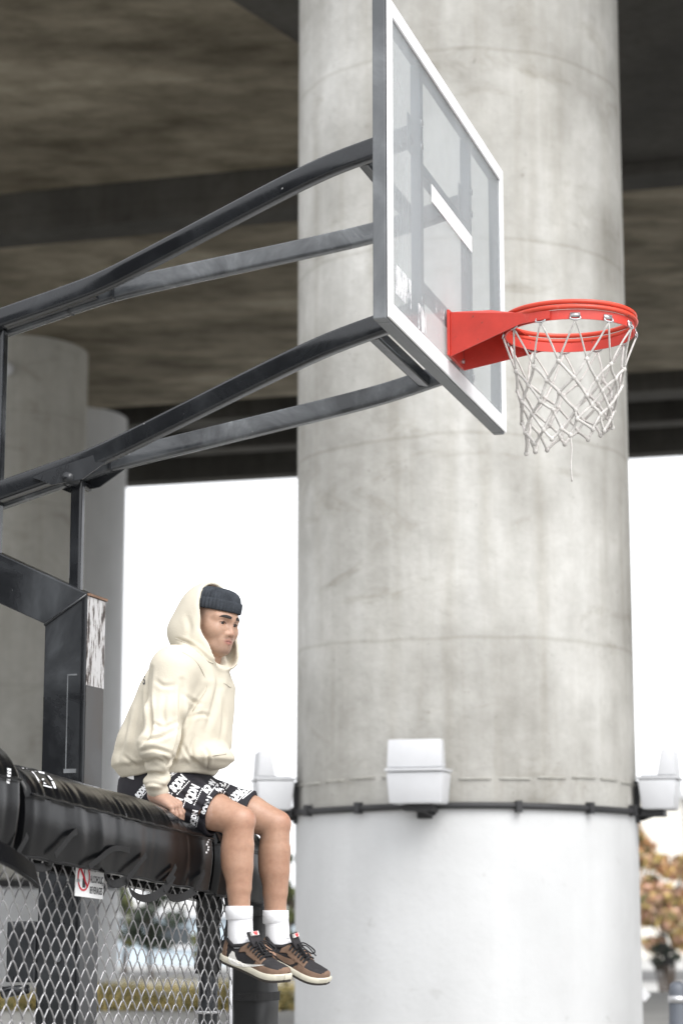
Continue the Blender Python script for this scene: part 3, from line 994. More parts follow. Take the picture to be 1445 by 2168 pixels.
# the target square: what is left of its white paint
m = MB(); hbox(m, -0.0032, -0.0015, -0.30, 0.335, HZ + 0.525, HZ + 0.588); m.build('target_line', 'white_paint', board)
m = MB(); hbox(m, -0.0032, -0.0015, -0.315, 0.02, HZ + 0.135, HZ + 0.185); m.build('target_line', 'worn_white', board)
m = MB(); hbox(m, -0.0032, -0.0015, -0.80, -0.60, HZ + 0.05, HZ + 0.15); m.build('peeling_mark', 'worn_white', board)
m = MB(); hbox(m, -0.0032, -0.0015, -0.50, -0.40, HZ + 0.01, HZ + 0.10); m.build('peeling_mark', 'worn_white', board)

# ---- support arms
def zarm(up, s): return (3.540 + 0.256 * s) if up else (2.897 + 0.278 * s)
LA = 0.39
for up in (True, False):
    for side in (-1, 1):
        sfar = -0.05 if up else -0.052
        ctrl = [(-2.30, 0.048), (-1.75, 0.048), (-1.46, 0.050), (-1.33, 0.066), (-1.18, 0.110), (-0.72, LA - 0.118), (-0.56, LA - 0.064), (-0.44, LA - 0.028), (-0.33, LA - 0.006), (-0.20, LA), (sfar, LA)]
        pts = catmull([hp(s, side * l, zarm(up, s)) for s, l in ctrl], 6)
        m = MB(); m.rect_tube(pts, Bv, 0.052, 0.074)
        ob = m.build('arm', 'black_sky_sheen' if side > 0 else 'black', hoop)
        smooth_by_angle(ob, 0.5)
        # flattened pinch where the tube was bent, with the dent left by the press
        for s, l in ((-1.26, 0.088), (-0.50, LA - 0.02)):
            m = MB(); c = hp(s, side * l - 0.0265, zarm(up, s) - 0.004)
            m.sphere(c, (0.055, 0.004, 0.016), 12, 8)
            pass
    # brace between the pair near the board
    m = MB(); sb = -0.235 if up else -0.20
    m.rect_tube([hp(sb, -LA + 0.028, zarm(up, sb) - 0.008), hp(sb, LA - 0.028, zarm(up, sb) - 0.008)], Nv, 0.045, 0.05)
    m.build('cross_brace', 'black', hoop, bevel=0.003)
    # weld seams and joint plates where the pair comes together
    for s in (-1.34, -1.52):
        m = MB(); m.rect_tube([hp(s - 0.004, 0.05, zarm(up, s)), hp(s + 0.004, 0.05, zarm(up, s))], Bv, 0.058, 0.080)
        m.build('weld_seam', 'black_dusty', hoop)
    m = MB(); m.rect_tube([hp(-1.80, 0, zarm(up, -1.80) - 0.002), hp(-1.40, 0, zarm(up, -1.40) - 0.002)], Bv, 0.050, 0.052)
    m.build('joint_plate', 'black_clean', hoop)
for up, z in ((True, 0), (False, 0)):
    for side in (-1, 1):
        m = MB(); hbox(m, -0.053, -0.0505, side * LA - 0.06, side * LA + 0.06, zarm(up, -0.05) - 0.07, zarm(up, -0.05) + 0.07)
        m.build('mounting_plate', 'frame_grey', hoop)
        for k in (-1, 1):
            m = MB(); c = hp(-0.0155, side * LA - 0.045 * side * 0, zarm(up, -0.05) + k * 0.045)
            m.tube([c, c + Nv * 0.004], 0.014, 12); m.build('bolt', 'steel', hoop, smooth=False)

# pivot under the lower arms
s0 = -1.455
m = MB(); m.tube([hp(s0, -0.10, zarm(False, s0) - 0.052), hp(s0, 0.10, zarm(False, s0) - 0.052)], 0.020, 16)
m.build('pivot_pin', 'black_dusty', hoop, smooth=True)
for l in (-0.083, 0.083):
    m = MB()
    za = zarm(False, s0)
    prof = [(-1.60, -0.042), (-1.52, -0.075), (-1.40, -0.060), (-1.30, 0.004), (-1.33, 0.036), (-1.55, -0.022)]
    r1 = [hp(s, l - 0.004, za + dz) for s, dz in prof]; r2 = [hp(s, l + 0.004, za + dz) for s, dz in prof]
    m.loft([r1, r2]); m.build('pivot_plate', 'black_dusty', hoop)

# ---- struts, sloping beam and post
m = MB(); m.rect_tube([hp(-1.452, 0, 1.93), hp(-1.452, 0, zarm(False, s0) - 0.05)], Nv, 0.046, 0.040); m.build('strut', 'black', hoop, bevel=0.003)
m = MB(); m.rect_tube([hp(-1.79, 0, 2.10), hp(-1.79, 0, zarm(True, -1.79) - 0.03)], Nv, 0.05, 0.05); m.build('strut', 'black', hoop, bevel=0.003)
PW = 0.0825; PD = 0.088
sp = -1.452
k = 0.457
def ring(ds, z_top, z_bot):
    return None
m = MB()
zo, zi = 1.998, 1.890      # outer and inner corner of the mitre
lo = [hp(sp - PW, -PD, -0.02), hp(sp + PW, -PD, -0.02), hp(sp + PW, PD, -0.02), hp(sp - PW, PD, -0.02)]
hi = [hp(sp - PW, -PD, zi), hp(sp + PW, -PD, zo), hp(sp + PW, PD, zo), hp(sp - PW, PD, zi)]
m.loft([lo, hi]); post = m.build('post', 'black_dusty', hoop, bevel=0.004)
m = MB()
s_end = -2.15; 
e0 = [hp(sp - PW, -PD, zi + 0.004), hp(sp + PW, -PD, zo + 0.004), hp(sp + PW, PD, zo + 0.004), hp(sp - PW, PD, zi + 0.004)]
dz = k * (sp - PW - s_end)
e1 = [hp(s_end, -PD, zi + dz), hp(s_end + 0.02, -PD, zo + k * (sp + PW - s_end) - 0.0), hp(s_end + 0.02, PD, zo + k * (sp + PW - s_end)), hp(s_end, PD, zi + dz)]
m.loft([e0, e1]); m.build('beam', 'black_dusty', hoop, bevel=0.004)
# end upright behind the beam that carries the arms out of view
m = MB(); hbox(m, -2.24, -2.16, -0.09, 0.09, 2.1, zarm(True, -2.2) + 0.05); m.build('rear_upright', 'black', hoop, bevel=0.004)
# weld bead along the mitre, raised seam, thin cap plate and the scraped face
m = MB(); m.tube([hp(sp - PW - 0.001, -PD - 0.002, zi), hp(sp + PW, -PD - 0.002, zo)], 0.0055, 8); m.build('weld_seam', 'black_clean', hoop, smooth=True)
m = MB(); hbox(m, sp + PW - 0.016, sp + PW - 0.010, -PD - 0.004, -PD, 0.0, zo - 0.012); m.build('edge_seam', 'black_clean', hoop)
m = MB(); hbox(m, sp + PW - 0.004, sp + PW + 0.008, -PD + 0.01, PD + 0.006, zo - 0.003, zo + 0.006); m.build('cap_plate', 'rust', hoop)
m = MB(); hbox(m, sp + PW, sp + PW + 0.0025, -PD + 0.008, PD - 0.004, 1.665, zo - 0.006); m.build('scraped_strip', 'scraped', post)
m = MB(); hbox(m, sp + PW, sp + PW + 0.0015, -PD + 0.008, PD - 0.004, 0.9, 1.663); m.build('worn_strip', 'worn_post', post)
# outline left by an old sticker
for (a, b_, c_, d_) in ((0.012, 0.016, 1.36, 1.70), (0.012, 0.05, 1.70, 1.706), (0.006, 0.055, 1.345, 1.36)):
    m = MB(); hbox(m, sp + a, sp + b_, -PD - 0.0015, -PD, c_, d_); m.build('sticker_residue', 'frame_grey', post)
# winch box on the back of the post, seen through the fence
bx = on_plane(58, 2020, hp(0, -PD, 0), Bv)
sb = float((bx - HO) @ Nv); zb = float(bx[2])
m = MB(); hbox(m, sp - PW - 0.115, sp - PW - 0.001, -PD - 0.01, PD - 0.03, zb - 0.10, zb + 0.115); wb = m.build('winch_box', 'black_dusty', hoop, bevel=0.006)
m = MB(); m.tube([hp(sp - PW - 0.12, -PD - 0.02, zb - 0.135), hp(sp - PW - 0.02, -PD - 0.02, zb - 0.122)], [0.022, 0.016], 12); m.build('crank_socket', 'black_clean', wb, smooth=True)
bt = on_plane(124, 2030, hp(0, -PD - 0.001, 0), Bv)
m = MB(); m.tube([bt, bt - Bv * 0.008], 0.012, 12); m.build('bolt', 'frame_grey', post)

# ---- rim
RC = hp(0.425, 0.0, 2.930)
RR = 0.232
rim = smooth_by_angle(MB().tube([RC + RR * (math.cos(q) * Nv + math.sin(q) * Bv) for q in np.linspace(0, 2 * math.pi, 73)[:-1]], 0.0085, 10, closed_path=True).build('rim', 'orange', hoop), 1.2)
m = MB(); m.tube([RC - Zv * 0.019 + (RR + 0.003) * (math.cos(q) * Nv + math.sin(q) * Bv) for q in np.linspace(0, 2 * math.pi, 73)[:-1]], 0.0085, 10, closed_path=True)
m.build('second_ring', 'orange', rim, smooth=True)
m = MB(); r_in, r_out = RR - 0.006, RR - 0.001
qs_ = np.linspace(0, 2 * math.pi, 73)[:-1]
prof = [(r_in, -0.028), (r_out, -0.028), (r_out, -0.062), (r_in, -0.062)]
m.loft([[RC + r * (math.cos(q) * Nv + math.sin(q) * Bv) + Zv * z for r, z in prof] for q in list(qs_) + [0.0]], caps=False)
smooth_by_angle(m.build('net_flange', 'red', rim), 0.8)
hooks = []
NH = 12
for i in range(NH):
    q = 2 * math.pi * (i + 0.5) / NH
    e = math.cos(q) * Nv + math.sin(q) * Bv; tq = -math.sin(q) * Nv + math.cos(q) * Bv
    c = RC + e * (RR - 0.003) - Zv * 0.050
    m = MB()
    m.tube([c - tq * 0.016 + e * 0.004, c - tq * 0.018 + e * 0.008 - Zv * 0.012, c - tq * 0.008 + e * 0.009 - Zv * 0.016, c + tq * 0.008 + e * 0.009 - Zv * 0.016, c + tq * 0.018 + e * 0.008 - Zv * 0.012, c + tq * 0.016 + e * 0.004], 0.0035, 6)
    m.box(c + e * 0.0035 + Zv * 0.002, e * 0.0012, tq * 0.017, Zv * 0.008)
    m.build('net_hook', 'steel', rim, smooth=True)
    hooks.append((c + e * 0.008 - Zv * 0.016, q))

# bracket: back plate, two gussets and the top plate
m = MB(); hbox(m, 0.004, 0.014, -0.115, 0.115, 2.80, 2.968); m.build('back_plate', 'red', rim, bevel=0.002)
for sd in (-1, 1):
    m = MB()
    tang = RC + sd * Bv * (RR * 0.80) - Nv * (RR * 0.55)
    pr = [hp(0.015, sd * 0.105, 2.796), hp(0.015, sd * 0.105, 2.958), hp(0.17, sd * 0.125, 2.948), hp(0.285, sd * 0.196, 2.910), hp(0.40, sd * 0.238, 2.899), hp(0.40, sd * 0.238, 2.872), hp(0.285, sd * 0.196, 2.870)]
    r1 = pr; r2 = [p + Bv * sd * 0.005 for p in pr]
    m.loft([r1, r2]); m.build('gusset', 'red', rim)
m = MB()
pr = [hp(0.015, -0.105, 2.960), hp(0.015, 0.105, 2.960), hp(0.17, 0.125, 2.950), hp(0.245, 0.165, 2.924), hp(0.235, 0.10, 2.925), hp(0.205, 0.0, 2.932), hp(0.235, -0.10, 2.925), hp(0.245, -0.165, 2.924), hp(0.17, -0.125, 2.950)]
m.loft([[p - Zv * 0.004 for p in pr], pr]); m.build('top_plate', 'red', rim)

for l in (-0.085, 0.085):
    for z in (2.825, 2.945):
        m = MB(); c = hp(0.014, l, z); m.tube([c, c + Nv * 0.008], 0.009, 6); m.build('bolt', 'steel', rim)
# ---- net
rn = random.Random(12)
def npos(k, row):
    z = [-0.066, -0.200, -0.260, -0.318, -0.374, -0.427, -0.478][row]
    r = [0.0, 0.194, 0.175, 0.160, 0.149, 0.142, 0.140][row]
    q = 2 * math.pi * (k + (0.5 if row % 2 == 0 else 1.0)) / NH
    e = math.cos(q) * Nv + math.sin(q) * Bv
    lift = 0.075 * (0.5 + 0.5 * math.cos(q - 0.5)) * (row / 6.0) ** 1.3      # the far right side hangs shorter
    j = np.array([rn.uniform(-1, 1) for _ in range(3)]) * (0.004 + 0.0022 * row)
    return RC + e * (r * (1 - 0.012 * row) + 0.02 * math.sin(2 * q + 1) * row / 5) + Zv * (z + lift) + j - Nv * 0.008 * row / 5
nodes = [[h[0] for h in hooks]]
for row in range(1, 7):
    nodes.append([npos(k, row) for k in range(NH)])
m = MB()
def cord(a, b, r=0.0037, sag=0.0):
    mid = (a + b) / 2 + np.array([rn.uniform(-1, 1), rn.uniform(-1, 1), 0]) * 0.004 - Zv * sag
    m.tube(catmull([a, mid, b], 3), r, 6)
for row in range(6):
    for k in range(NH):
        a = nodes[row][k]
        if row % 2 == 0:
            tg = (nodes[row + 1][k], nodes[row + 1][(k - 1) % NH])
        else:
            tg = (nodes[row + 1][k], nodes[row + 1][(k + 1) % NH])
        for b in tg:
            cord(a, b, 0.0036 if row == 0 else 0.0052, 0.0)
for row in range(1, 7):
    for k in range(NH):
        c = nodes[row][k]
        m.sphere(c, (0.0092, 0.0092, 0.0105), 7, 5)
# one loop has come undone and hangs
pL = nodes[6][9]
m.tube(catmull([pL, pL - Zv * 0.05 + Nv * 0.004, pL - Zv * 0.11, pL - Zv * 0.165 + Nv * 0.003], 4), 0.0036, 6)
m.build('net', 'cord', hoop, smooth=True)
# ================================================================ THE FENCE
Dh = np.array([0.4245, 1.0327, 0.0]); Dh /= np.linalg.norm(Dh)     # along the fence, away from the camera
Mv = np.array([Dh[1], -Dh[0], 0.0])                                  # out of the fence towards the court
SLOPE = -0.0819
FA = U(440, 1775, 7.05)                                              # a point on the near seam of the long pad

def fp(t, m_, dz):
    return FA + Dh * t + Mv * m_ + Zv * (dz + SLOPE * t)

def t_at(px, py, m_):
    p = on_plane(px, py, FA + Mv * m_, Mv)
    return float((p - FA) @ Dh), float(p[2] - FA[2] - SLOPE * float((p - FA) @ Dh))

def ribbon(mb, path, normal, width, thick=0.003):
    path = [np.asarray(p, float) for p in path]
    rings = []
    for i, p in enumerate(path):
        tq = path[min(i + 1, len(path) - 1)] - path[max(i - 1, 0)]
        tq /= np.linalg.norm(tq) + 1e-9
        nn = np.asarray(normal, float); nn = nn - tq * (nn @ tq); nn /= np.linalg.norm(nn) + 1e-9
        s = np.cross(tq, nn)
        rings.append([p - s * width / 2, p + s * width / 2, p + s * width / 2 + nn * thick, p - s * width / 2 + nn * thick])
    return mb.loft(rings)

fence = thing('chain_link_fence', fp(-0.7, -0.12, 0) * np.array([1, 1, 0]), 'galvanised chain link fence running under the long black pad', 'fence')
MESH_M = -0.125
HW = 0.0305                      # half diamond width; knots sit one half-width apart in each row
VSTEP = 0.0415
t_lo = t_at(-60, 2000, MESH_M)[0]; t_hi = 0.44
zt = -0.12
nrow = int((FA[2] + zt + 0.02) / VSTEP) + 2
m = MB()
rw = random.Random(3)
ncol = int((t_hi - t_lo) / HW)
for c in range(ncol):
    pts = []
    t0_ = t_hi - c * HW
    for r in range(nrow):
        sgn = 1 if (r + c) % 2 == 0 else -1
        tt = t0_ + sgn * HW * 0.54 + rw.uniform(-1, 1) * 0.0012
        dz = zt - r * VSTEP + rw.uniform(-1, 1) * 0.001
        # hook of the knot: the wire passes behind at the turn and comes to the front after it
        pts.append(fp(tt - sgn * 0.006, MESH_M + 0.0032 * sgn, dz + 0.0075))
        pts.append(fp(tt, MESH_M, dz))
        pts.append(fp(tt - sgn * 0.006, MESH_M - 0.0032 * sgn, dz - 0.0075))
    m.tube(pts, 0.0026, 5)
m.build('wire_mesh', 'wire', fence, smooth=True, kind='stuff')
m = MB(); m.tube([fp(t_lo, -0.12, -0.015), fp(0.42, -0.12, -0.015)], 0.022, 14); m.build('top_rail', 'black', fence, smooth=True)
cp = fp(0.37, -0.172, 0)
m = MB(); m.tube([cp * np.array([1, 1, 0]), cp * np.array([1, 1, 0]) + Zv * (cp[2] - 0.01)], 0.034, 20); m.build('corner_post', 'black_dusty', fence, smooth=True)
m = MB(); rings = []
for z in np.linspace(cp[2] - 0.42, cp[2] - 0.05, 46):
    rings.append([cp * np.array([1, 1, 0]) + np.array([math.cos(q), math.sin(q), 0]) * (0.043 + 0.004 * math.sin(2 * q + z * 22) + 0.003 * math.sin(3 * q - z * 41) + 0.0015 * math.sin(5 * q + z * 90)) + Zv * z for q in np.linspace(0, 2 * math.pi, 41)[:-1]])
m.loft(rings); m.build('vinyl_wrap', 'vinyl_matt', fence, smooth=True)
m = MB(); ribbon(m, catmull([cp + Mv * 0.05 - Zv * 0.12, cp + Mv * 0.062 - Zv * 0.22 + Dh * 0.02, cp + Mv * 0.058 - Zv * 0.33], 6), Mv, 0.022, 0.003); m.build('wrap_strap', 'webbing', fence)
m = MB(); m.tube([fp(0.447, -0.125, -0.12), fp(0.447, -0.125, -0.12) * np.array([1, 1, 0]) + Zv * 0.02], 0.005, 6); m.build('tension_bar', 'steel', fence, smooth=True)
for dz in (-0.26, -0.55):
    m = MB(); c = fp(0.37, -0.172, dz)
    m.tube([c + np.array([math.cos(q) * 0.038, math.sin(q) * 0.038, 0]) for q in np.linspace(0, 2 * math.pi, 21)[:-1]], 0.006, 6, closed_path=True)
    m.build('tension_band', 'steel', fence, smooth=True)

def noise1(x, seed):
    r = random.Random(seed)
    s = np.zeros_like(x)
    for k in range(5):
        s += math.sin(r.uniform(0, 6)) * 0 + np.sin(x * r.uniform(3, 11) * (1.6 ** k) + r.uniform(0, 6)) / (1.5 ** k)
    return s / 2.2

def make_pad(name, ta, tb, label, scale=1.0, dz0=0.0, slope=0.0, seed=1, wr=1.0, press=None):
    prof = np.array([(-0.014, -0.172), (-0.004, -0.12), (0.002, -0.06), (0.0, -0.012), (0.0, 0.0), (-0.010, 0.026), (-0.028, 0.053), (-0.055, 0.078), (-0.088, 0.094),
                     (-0.122, 0.100), (-0.158, 0.094), (-0.192, 0.076), (-0.220, 0.047), (-0.236, 0.016), (-0.240, 0.0), (-0.240, -0.012), (-0.242, -0.06), (-0.236, -0.12), (-0.226, -0.172)]) * scale
    # finer profile
    pp = np.array(catmull([np.array([a, b, 0]) for a, b in prof], 3))[:, :2]
    inner = np.array([(-0.190, -0.170), (-0.186, -0.075), (-0.054, -0.075), (-0.050, -0.170)]) * scale
    nt_ = max(8, int((tb - ta) / 0.0085))
    ts = np.linspace(ta, tb, nt_)
    t = thing(name, fp((ta + tb) / 2, -0.12, dz0), label, 'pad', 'vinyl pads on the fence rail')
    n = len(pp)
    tang = np.gradient(pp, axis=0); nor = np.stack([tang[:, 1], -tang[:, 0]], 1); nor /= np.linalg.norm(nor, axis=1)[:, None] + 1e-9
    if (nor[n // 2] @ np.array([0, 1])) < 0: nor = -nor
    v = np.linspace(0, 1, n)
    rings = []
    rp = random.Random(seed * 31)
    cre = []
    nc = int((tb - ta) * 52)
    for _ in range(nc):                                  # short tight gathers along the two seams
        vc = rp.choice((0.25, 0.25, 0.25, 0.75))
        cre.append((rp.uniform(ta, tb), rp.uniform(0.005, 0.014), rp.uniform(0.0008, 0.0030) * rp.choice((1, 1, -0.8)), rp.uniform(-0.35, 0.15), vc + rp.uniform(0.0, 0.10) * (1 if vc < 0.5 else -1), rp.uniform(0.05, 0.12)))
    for _ in range(int((tb - ta) * 26)):                 # long soft folds down the sides
        vc = rp.choice((0.10, 0.10, 0.90))
        cre.append((rp.uniform(ta, tb), rp.uniform(0.014, 0.045), rp.uniform(0.001, 0.0030) * rp.choice((1, -1)), rp.uniform(-0.7, 0.4), vc, rp.uniform(0.08, 0.16)))
    cre = np.array(cre)
    for i, tq in enumerate(ts):
        dd = (tq - cre[:, 0])[:, None] - cre[:, 3][:, None] * 0.35 * (v[None] - cre[:, 4][:, None])
        d = wr * (cre[:, 2][:, None] * np.exp(-(dd / cre[:, 1][:, None]) ** 2) * np.exp(-((v[None] - cre[:, 4][:, None]) / cre[:, 5][:, None]) ** 2)).sum(0)
        d = np.clip(d, -0.009, 0.011) + 0.0015 * np.sin(tq * 9 + 3 * v + seed)
        endf = min(1.0, min(tq - ta, tb - tq) / 0.03 + 0.0)
        shrink = 1 - 0.10 * (1 - endf) ** 2
        q = pp + nor * d[:, None]
        if press is not None:
            g_ = math.exp(-((tq - press[0]) / press[1]) ** 2)
            q[:, 1] -= g_ * press[2] * np.clip(q[:, 1] / 0.085, 0, 1)
        full = np.concatenate([q, inner], 0)
        full = (full - np.array([-0.12 * scale, -0.05])) * shrink + np.array([-0.12 * scale, -0.05])
        rings.append([fp(tq, a, b + dz0 + slope * (tq - tb)) for a, b in full])
    mb = MB(); mb.loft(rings)
    cover = mb.build('cover', 'vinyl', t, smooth=True)
    smooth_by_angle(cover, 0.9)
    mb = MB()
    mb.tube([fp(tq, 0.002 * scale, 0.001 + dz0 + slope * (tq - tb) + 0.0012 * math.sin(tq * 70)) for tq in np.linspace(ta + 0.012, tb - 0.012, nt_)], 0.0038, 6)
    mb.build('piping', 'vinyl', t, smooth=True)
    mb = MB()
    mb.tube([fp(tq, -0.014 * scale, -0.170 * scale + dz0 + slope * (tq - tb) + 0.002 * math.sin(tq * 40)) for tq in np.linspace(ta + 0.014, tb - 0.014, nt_)], 0.0034, 6)
    mb.build('hem', 'webbing', t, smooth=True)
    return t, cover

ta = t_at(62, 1690, 0)[0]; tb = 0.055
pad, cover = make_pad('rail_pad', ta, tb, 'long wrinkled black vinyl pad the person sits on', 1.0, 0.0, 0.0, 2, 1.0, (0.0, 0.17, 0.034))
cbvh = bvh_of(cover)
pad2, cover2 = make_pad('rail_pad', ta - 0.62, ta - 0.035, 'black vinyl pad cut off by the left edge of the picture', 1.14, 0.035, 0.06, 6, 0.8)
c2bvh = bvh_of(cover2)
pad3, cover3 = make_pad('rail_pad', 0.075, 0.50, 'short black vinyl pad past the corner post, under the far thigh', 1.0, -0.004, 0.0, 9, 0.7)

# straps and loops on the long pad
def pad_pt(px, py, lift=0.006):
    t_, z_ = t_at(px, py, lift)
    return fp(t_, lift, z_)
for pth in ([(58, 1768), (54, 1778), (38, 1806)], [(163, 1760), (150, 1770), (116, 1812)], [(274, 1800), (240, 1797), (206, 1822), (188, 1836)], [(309, 1810), (300, 1822), (268, 1864)], [(372, 1833), (364, 1850), (352, 1866)], [(432, 1845), (425, 1862), (414, 1884)]):
    m = MB(); ribbon(m, catmull([pad_pt(x, y, 0.006 + 0.004 * (i == 1)) for i, (x, y) in enumerate(pth)], 5), Mv, 0.017, 0.002); m.build('strap', 'webbing', pad)
for pth in ([(54, 1820), (72, 1836), (96, 1836), (112, 1822)], [(222, 1846), (228, 1866), (245, 1872), (270, 1862)], [(268, 1866), (280, 1892), (310, 1903), (345, 1886), (366, 1852)], [(345, 1880), (360, 1900), (385, 1900), (412, 1886)]):
    m = MB(); ribbon(m, catmull([pad_pt(x, y, 0.0 - 0.02 * (i in (1, 2))) for i, (x, y) in enumerate(pth)], 6), Zv * 0.5 + Mv, 0.026); m.build('hanging_loop', 'webbing', pad)
# flap at the lower left
m = MB(); ribbon(m, catmull([pad_pt(-30, 1795, 0.02), pad_pt(8, 1812, 0.035), pad_pt(40, 1832, 0.045), pad_pt(73, 1858, 0.05)], 6), Mv + Zv * 0.6, 0.075, 0.012); m.build('flap', 'vinyl', pad2, bevel=0.003)

# printing on the pads
def px_shape(poly, bvh, mat, name, parent, dist=6.3, off=0.0012):
    c = np.mean(np.array(poly), axis=0)
    fw = ray(*c); fw = fw / np.linalg.norm(fw)
    o = U(c[0], c[1], dist)
    s = dist / F_PX
    vs = [((x - c[0]) * s, -(y - c[1]) * s) for x, y in poly]
    vs, fs = refine(vs, [tuple(range(len(vs)))], 0.012)
    return lay_on(vs, fs, bvh, o, cR, cU, fw, off, 1.2)
def zpx(pts): return [(x / 6.02, 1583.5 + y / 6.02) for x, y in pts]
pieces = [px_shape(zpx(p), cbvh, None, None, None) for p in (
    [(280, 258), (385, 268), (400, 285), (300, 268)],
    [(360, 268), (400, 275), (520, 440), (500, 450), (440, 340)],
    [(400, 275), (560, 318), (570, 335), (430, 300)],
    [(510, 325), (560, 335), (590, 395), (560, 400)],
    [(495, 395), (565, 395), (590, 415), (510, 420)],
    [(510, 425), (600, 430), (660, 475), (520, 450)],
    [(515, 462), (655, 500), (665, 515), (520, 476)],
    [(600, 352), (622, 360), (670, 412), (650, 410)],
    [(655, 430), (685, 435), (715, 515), (690, 515)])]
for pc in pieces: build_print('printed_logo', [pc], 'print_white', pad)
saw = []
for k in range(9):
    y0 = 100 + k * 40
    saw.append([(75 + 18 * math.sin(k * .35), y0), (110 + 26 * math.sin(k * .35), y0 + 12), (112 + 26 * math.sin(k * .35), y0 + 34), (80 + 18 * math.sin(k * .35), y0 + 26)])
build_print('printed_lettering', [px_shape(zpx(p), c2bvh, None, None, None) for p in saw], 'print_white', pad2, kind='stuff')
saw = []
for k in range(10):
    x0 = 441 + 2.2 * math.sin(k * 1.9) - 0.25 * k; y0 = 1752 + k * 5.6
    saw.append([(x0 - 1.5, y0), (x0 + 2.2, y0 + 1), (x0 + 1.2, y0 + 5.0), (x0 - 2.2, y0 + 4)])
build_print('printed_lettering', [px_shape(p, cbvh, None, None, None, 7.0) for p in saw], 'print_white', pad, kind='stuff')

# padded gate post behind the legs
gp = U(540, 2060, 7.72)
t = thing('padded_post', (gp[0], gp[1], 0), 'upright post wrapped in black vinyl padding behind the legs', 'post')
m = MB()
rings = []
for z in np.linspace(0.0, 1.06, 60):
    ring_ = []
    for q in np.linspace(0, 2 * math.pi, 33)[:-1]:
        ex = 0.074 * np.sign(math.cos(q)) * abs(math.cos(q)) ** 0.5; ey = 0.074 * np.sign(math.sin(q)) * abs(math.sin(q)) ** 0.5
        d_ = 1 + 0.02 * math.sin(z * 26 + 3 * q) + 0.018 * math.sin(z * 51 - 2 * q)
        p = gp * np.array([1, 1, 0]) + Mv * ex * d_ + Dh * ey * d_ + Zv * z
        ring_.append(p)
    rings.append(ring_)
m.loft(rings); smooth_by_angle(m.build('padding', 'vinyl_matt', t), 0.9)
for z in (0.55, 0.85):
    m = MB(); m.loft([[gp * np.array([1, 1, 0]) + Mv * 0.079 * np.sign(math.cos(q)) * abs(math.cos(q)) ** 0.5 + Dh * 0.079 * np.sign(math.sin(q)) * abs(math.sin(q)) ** 0.5 + Zv * zz for q in np.linspace(0, 2 * math.pi, 33)[:-1]] for zz in (z - 0.015, z + 0.015)])
    m.build('strap', 'webbing', t)
# shiny buckle strap sticking out beside the heel
m = MB(); a = on_plane(445, 2003, cp, Mv); b_ = on_plane(486, 1992, cp, Mv)
ribbon(m, catmull([a + Mv * 0.03, (a + b_) / 2 + Mv * 0.06 + Zv * 0.004, b_ + Mv * 0.06], 5), Mv + Zv * 0.4, 0.034, 0.003); m.build('loose_strap', 'vinyl', fence, smooth=False)
m = MB(); m.tube([U(489, 2040, 7.45), U(488, 2180, 7.45) * np.array([1, 1, 0])], 0.007, 8); m.build('tie_rod', 'steel', fence, smooth=True)

# the sign
sm_ = MESH_M + 0.06
c4 = [on_plane(x, y, FA + Mv * sm_, Mv) for x, y in ((161, 1817), (222, 1829), (216, 1903), (160, 1898))]
sc_ = sum(c4) / 4
sign = thing('warning_sign', sc_, 'small white no alcoholic beverages sign wired to the fence', 'sign')
ux = (c4[1] - c4[0] + c4[2] - c4[3]) / 2; sw = np.linalg.norm(ux); ux /= sw
uz = (c4[0] - c4[3] + c4[1] - c4[2]) / 2; sh = np.linalg.norm(uz); uz = uz - ux * (uz @ ux); uz /= np.linalg.norm(uz)
un = np.cross(ux, uz); un = un if un @ Mv > 0 else -un
m = MB(); m.box(sc_, ux * sw / 2, uz * sh / 2, un * 0.0015); m.build('plate', 'sign_white', sign, bevel=0.0006)
def sp_(x, y, l=0.0022): return sc_ + ux * x * sw + uz * y * sh + un * l
def flat(name, loops, mat, l=0.0022):
    mm = MB()
    for lp_ in loops: mm.add([sp_(x, y, l) for x, y in lp_], [tuple(range(len(lp_)))])
    return link(name, mm.mesh(name, fix=False), mat, sign)
ringq = np.linspace(0, 2 * math.pi, 33)
cxs, cys, rx, ry = -0.24, 0.03, 0.22, 0.38
flat('prohibition_ring', [[(cxs + rx * math.cos(a), cys + ry * math.sin(a)), (cxs + rx * math.cos(b), cys + ry * math.sin(b)), (cxs + rx * .82 * math.cos(b), cys + ry * .86 * math.sin(b)), (cxs + rx * .82 * math.cos(a), cys + ry * .86 * math.sin(a))] for a, b in zip(ringq[:-1], ringq[1:])], 'sign_red', 0.0030)
flat('prohibition_slash', [[(cxs - .165, cys + .24), (cxs - .13, cys + .29), (cxs + .165, cys - .24), (cxs + .13, cys - .29)]], 'sign_red', 0.0034)
flat('bottle', [[(cxs - .03, cys - .28), (cxs + .07, cys - .28), (cxs + .075, cys - .05), (cxs + .035, cys + .06), (cxs + .03, cys + .29), (cxs + .01, cys + .29), (cxs + .005, cys + .06), (cxs - .035, cys - .05)]], 'print_black', 0.0026)
for txt, y in (('NO', 0.30), ('ALCOHOLIC', 0.0), ('BEVERAGES', -0.30)):
    vs, fs = text_shape(txt, 1.0, 0.02)
    xs = [p[0] for p in vs]; wdt = max(xs) - min(xs)
    kx = min(0.46 / wdt, 0.14) ; x0 = 0.02 if txt == 'NO' else 0.0
    left = -0.0
    mm = MB(); mm.add([sp_(left + (p[0] - min(xs)) * kx, y + p[1] * 0.27, 0.0024) for p in vs], fs)
    link('lettering', mm.mesh('lettering', fix=False), 'print_black', sign)
for x, y in ((-0.44, -0.08), (0.45, -0.10)):
    m = MB(); m.tube([sp_(x + 0.03 * math.cos(q), y + 0.03 * math.sin(q), 0.004) for q in np.linspace(0, 2 * math.pi, 13)[:-1]], 0.0022, 6, closed_path=True); m.build('wire_tie', 'steel', sign, smooth=True)
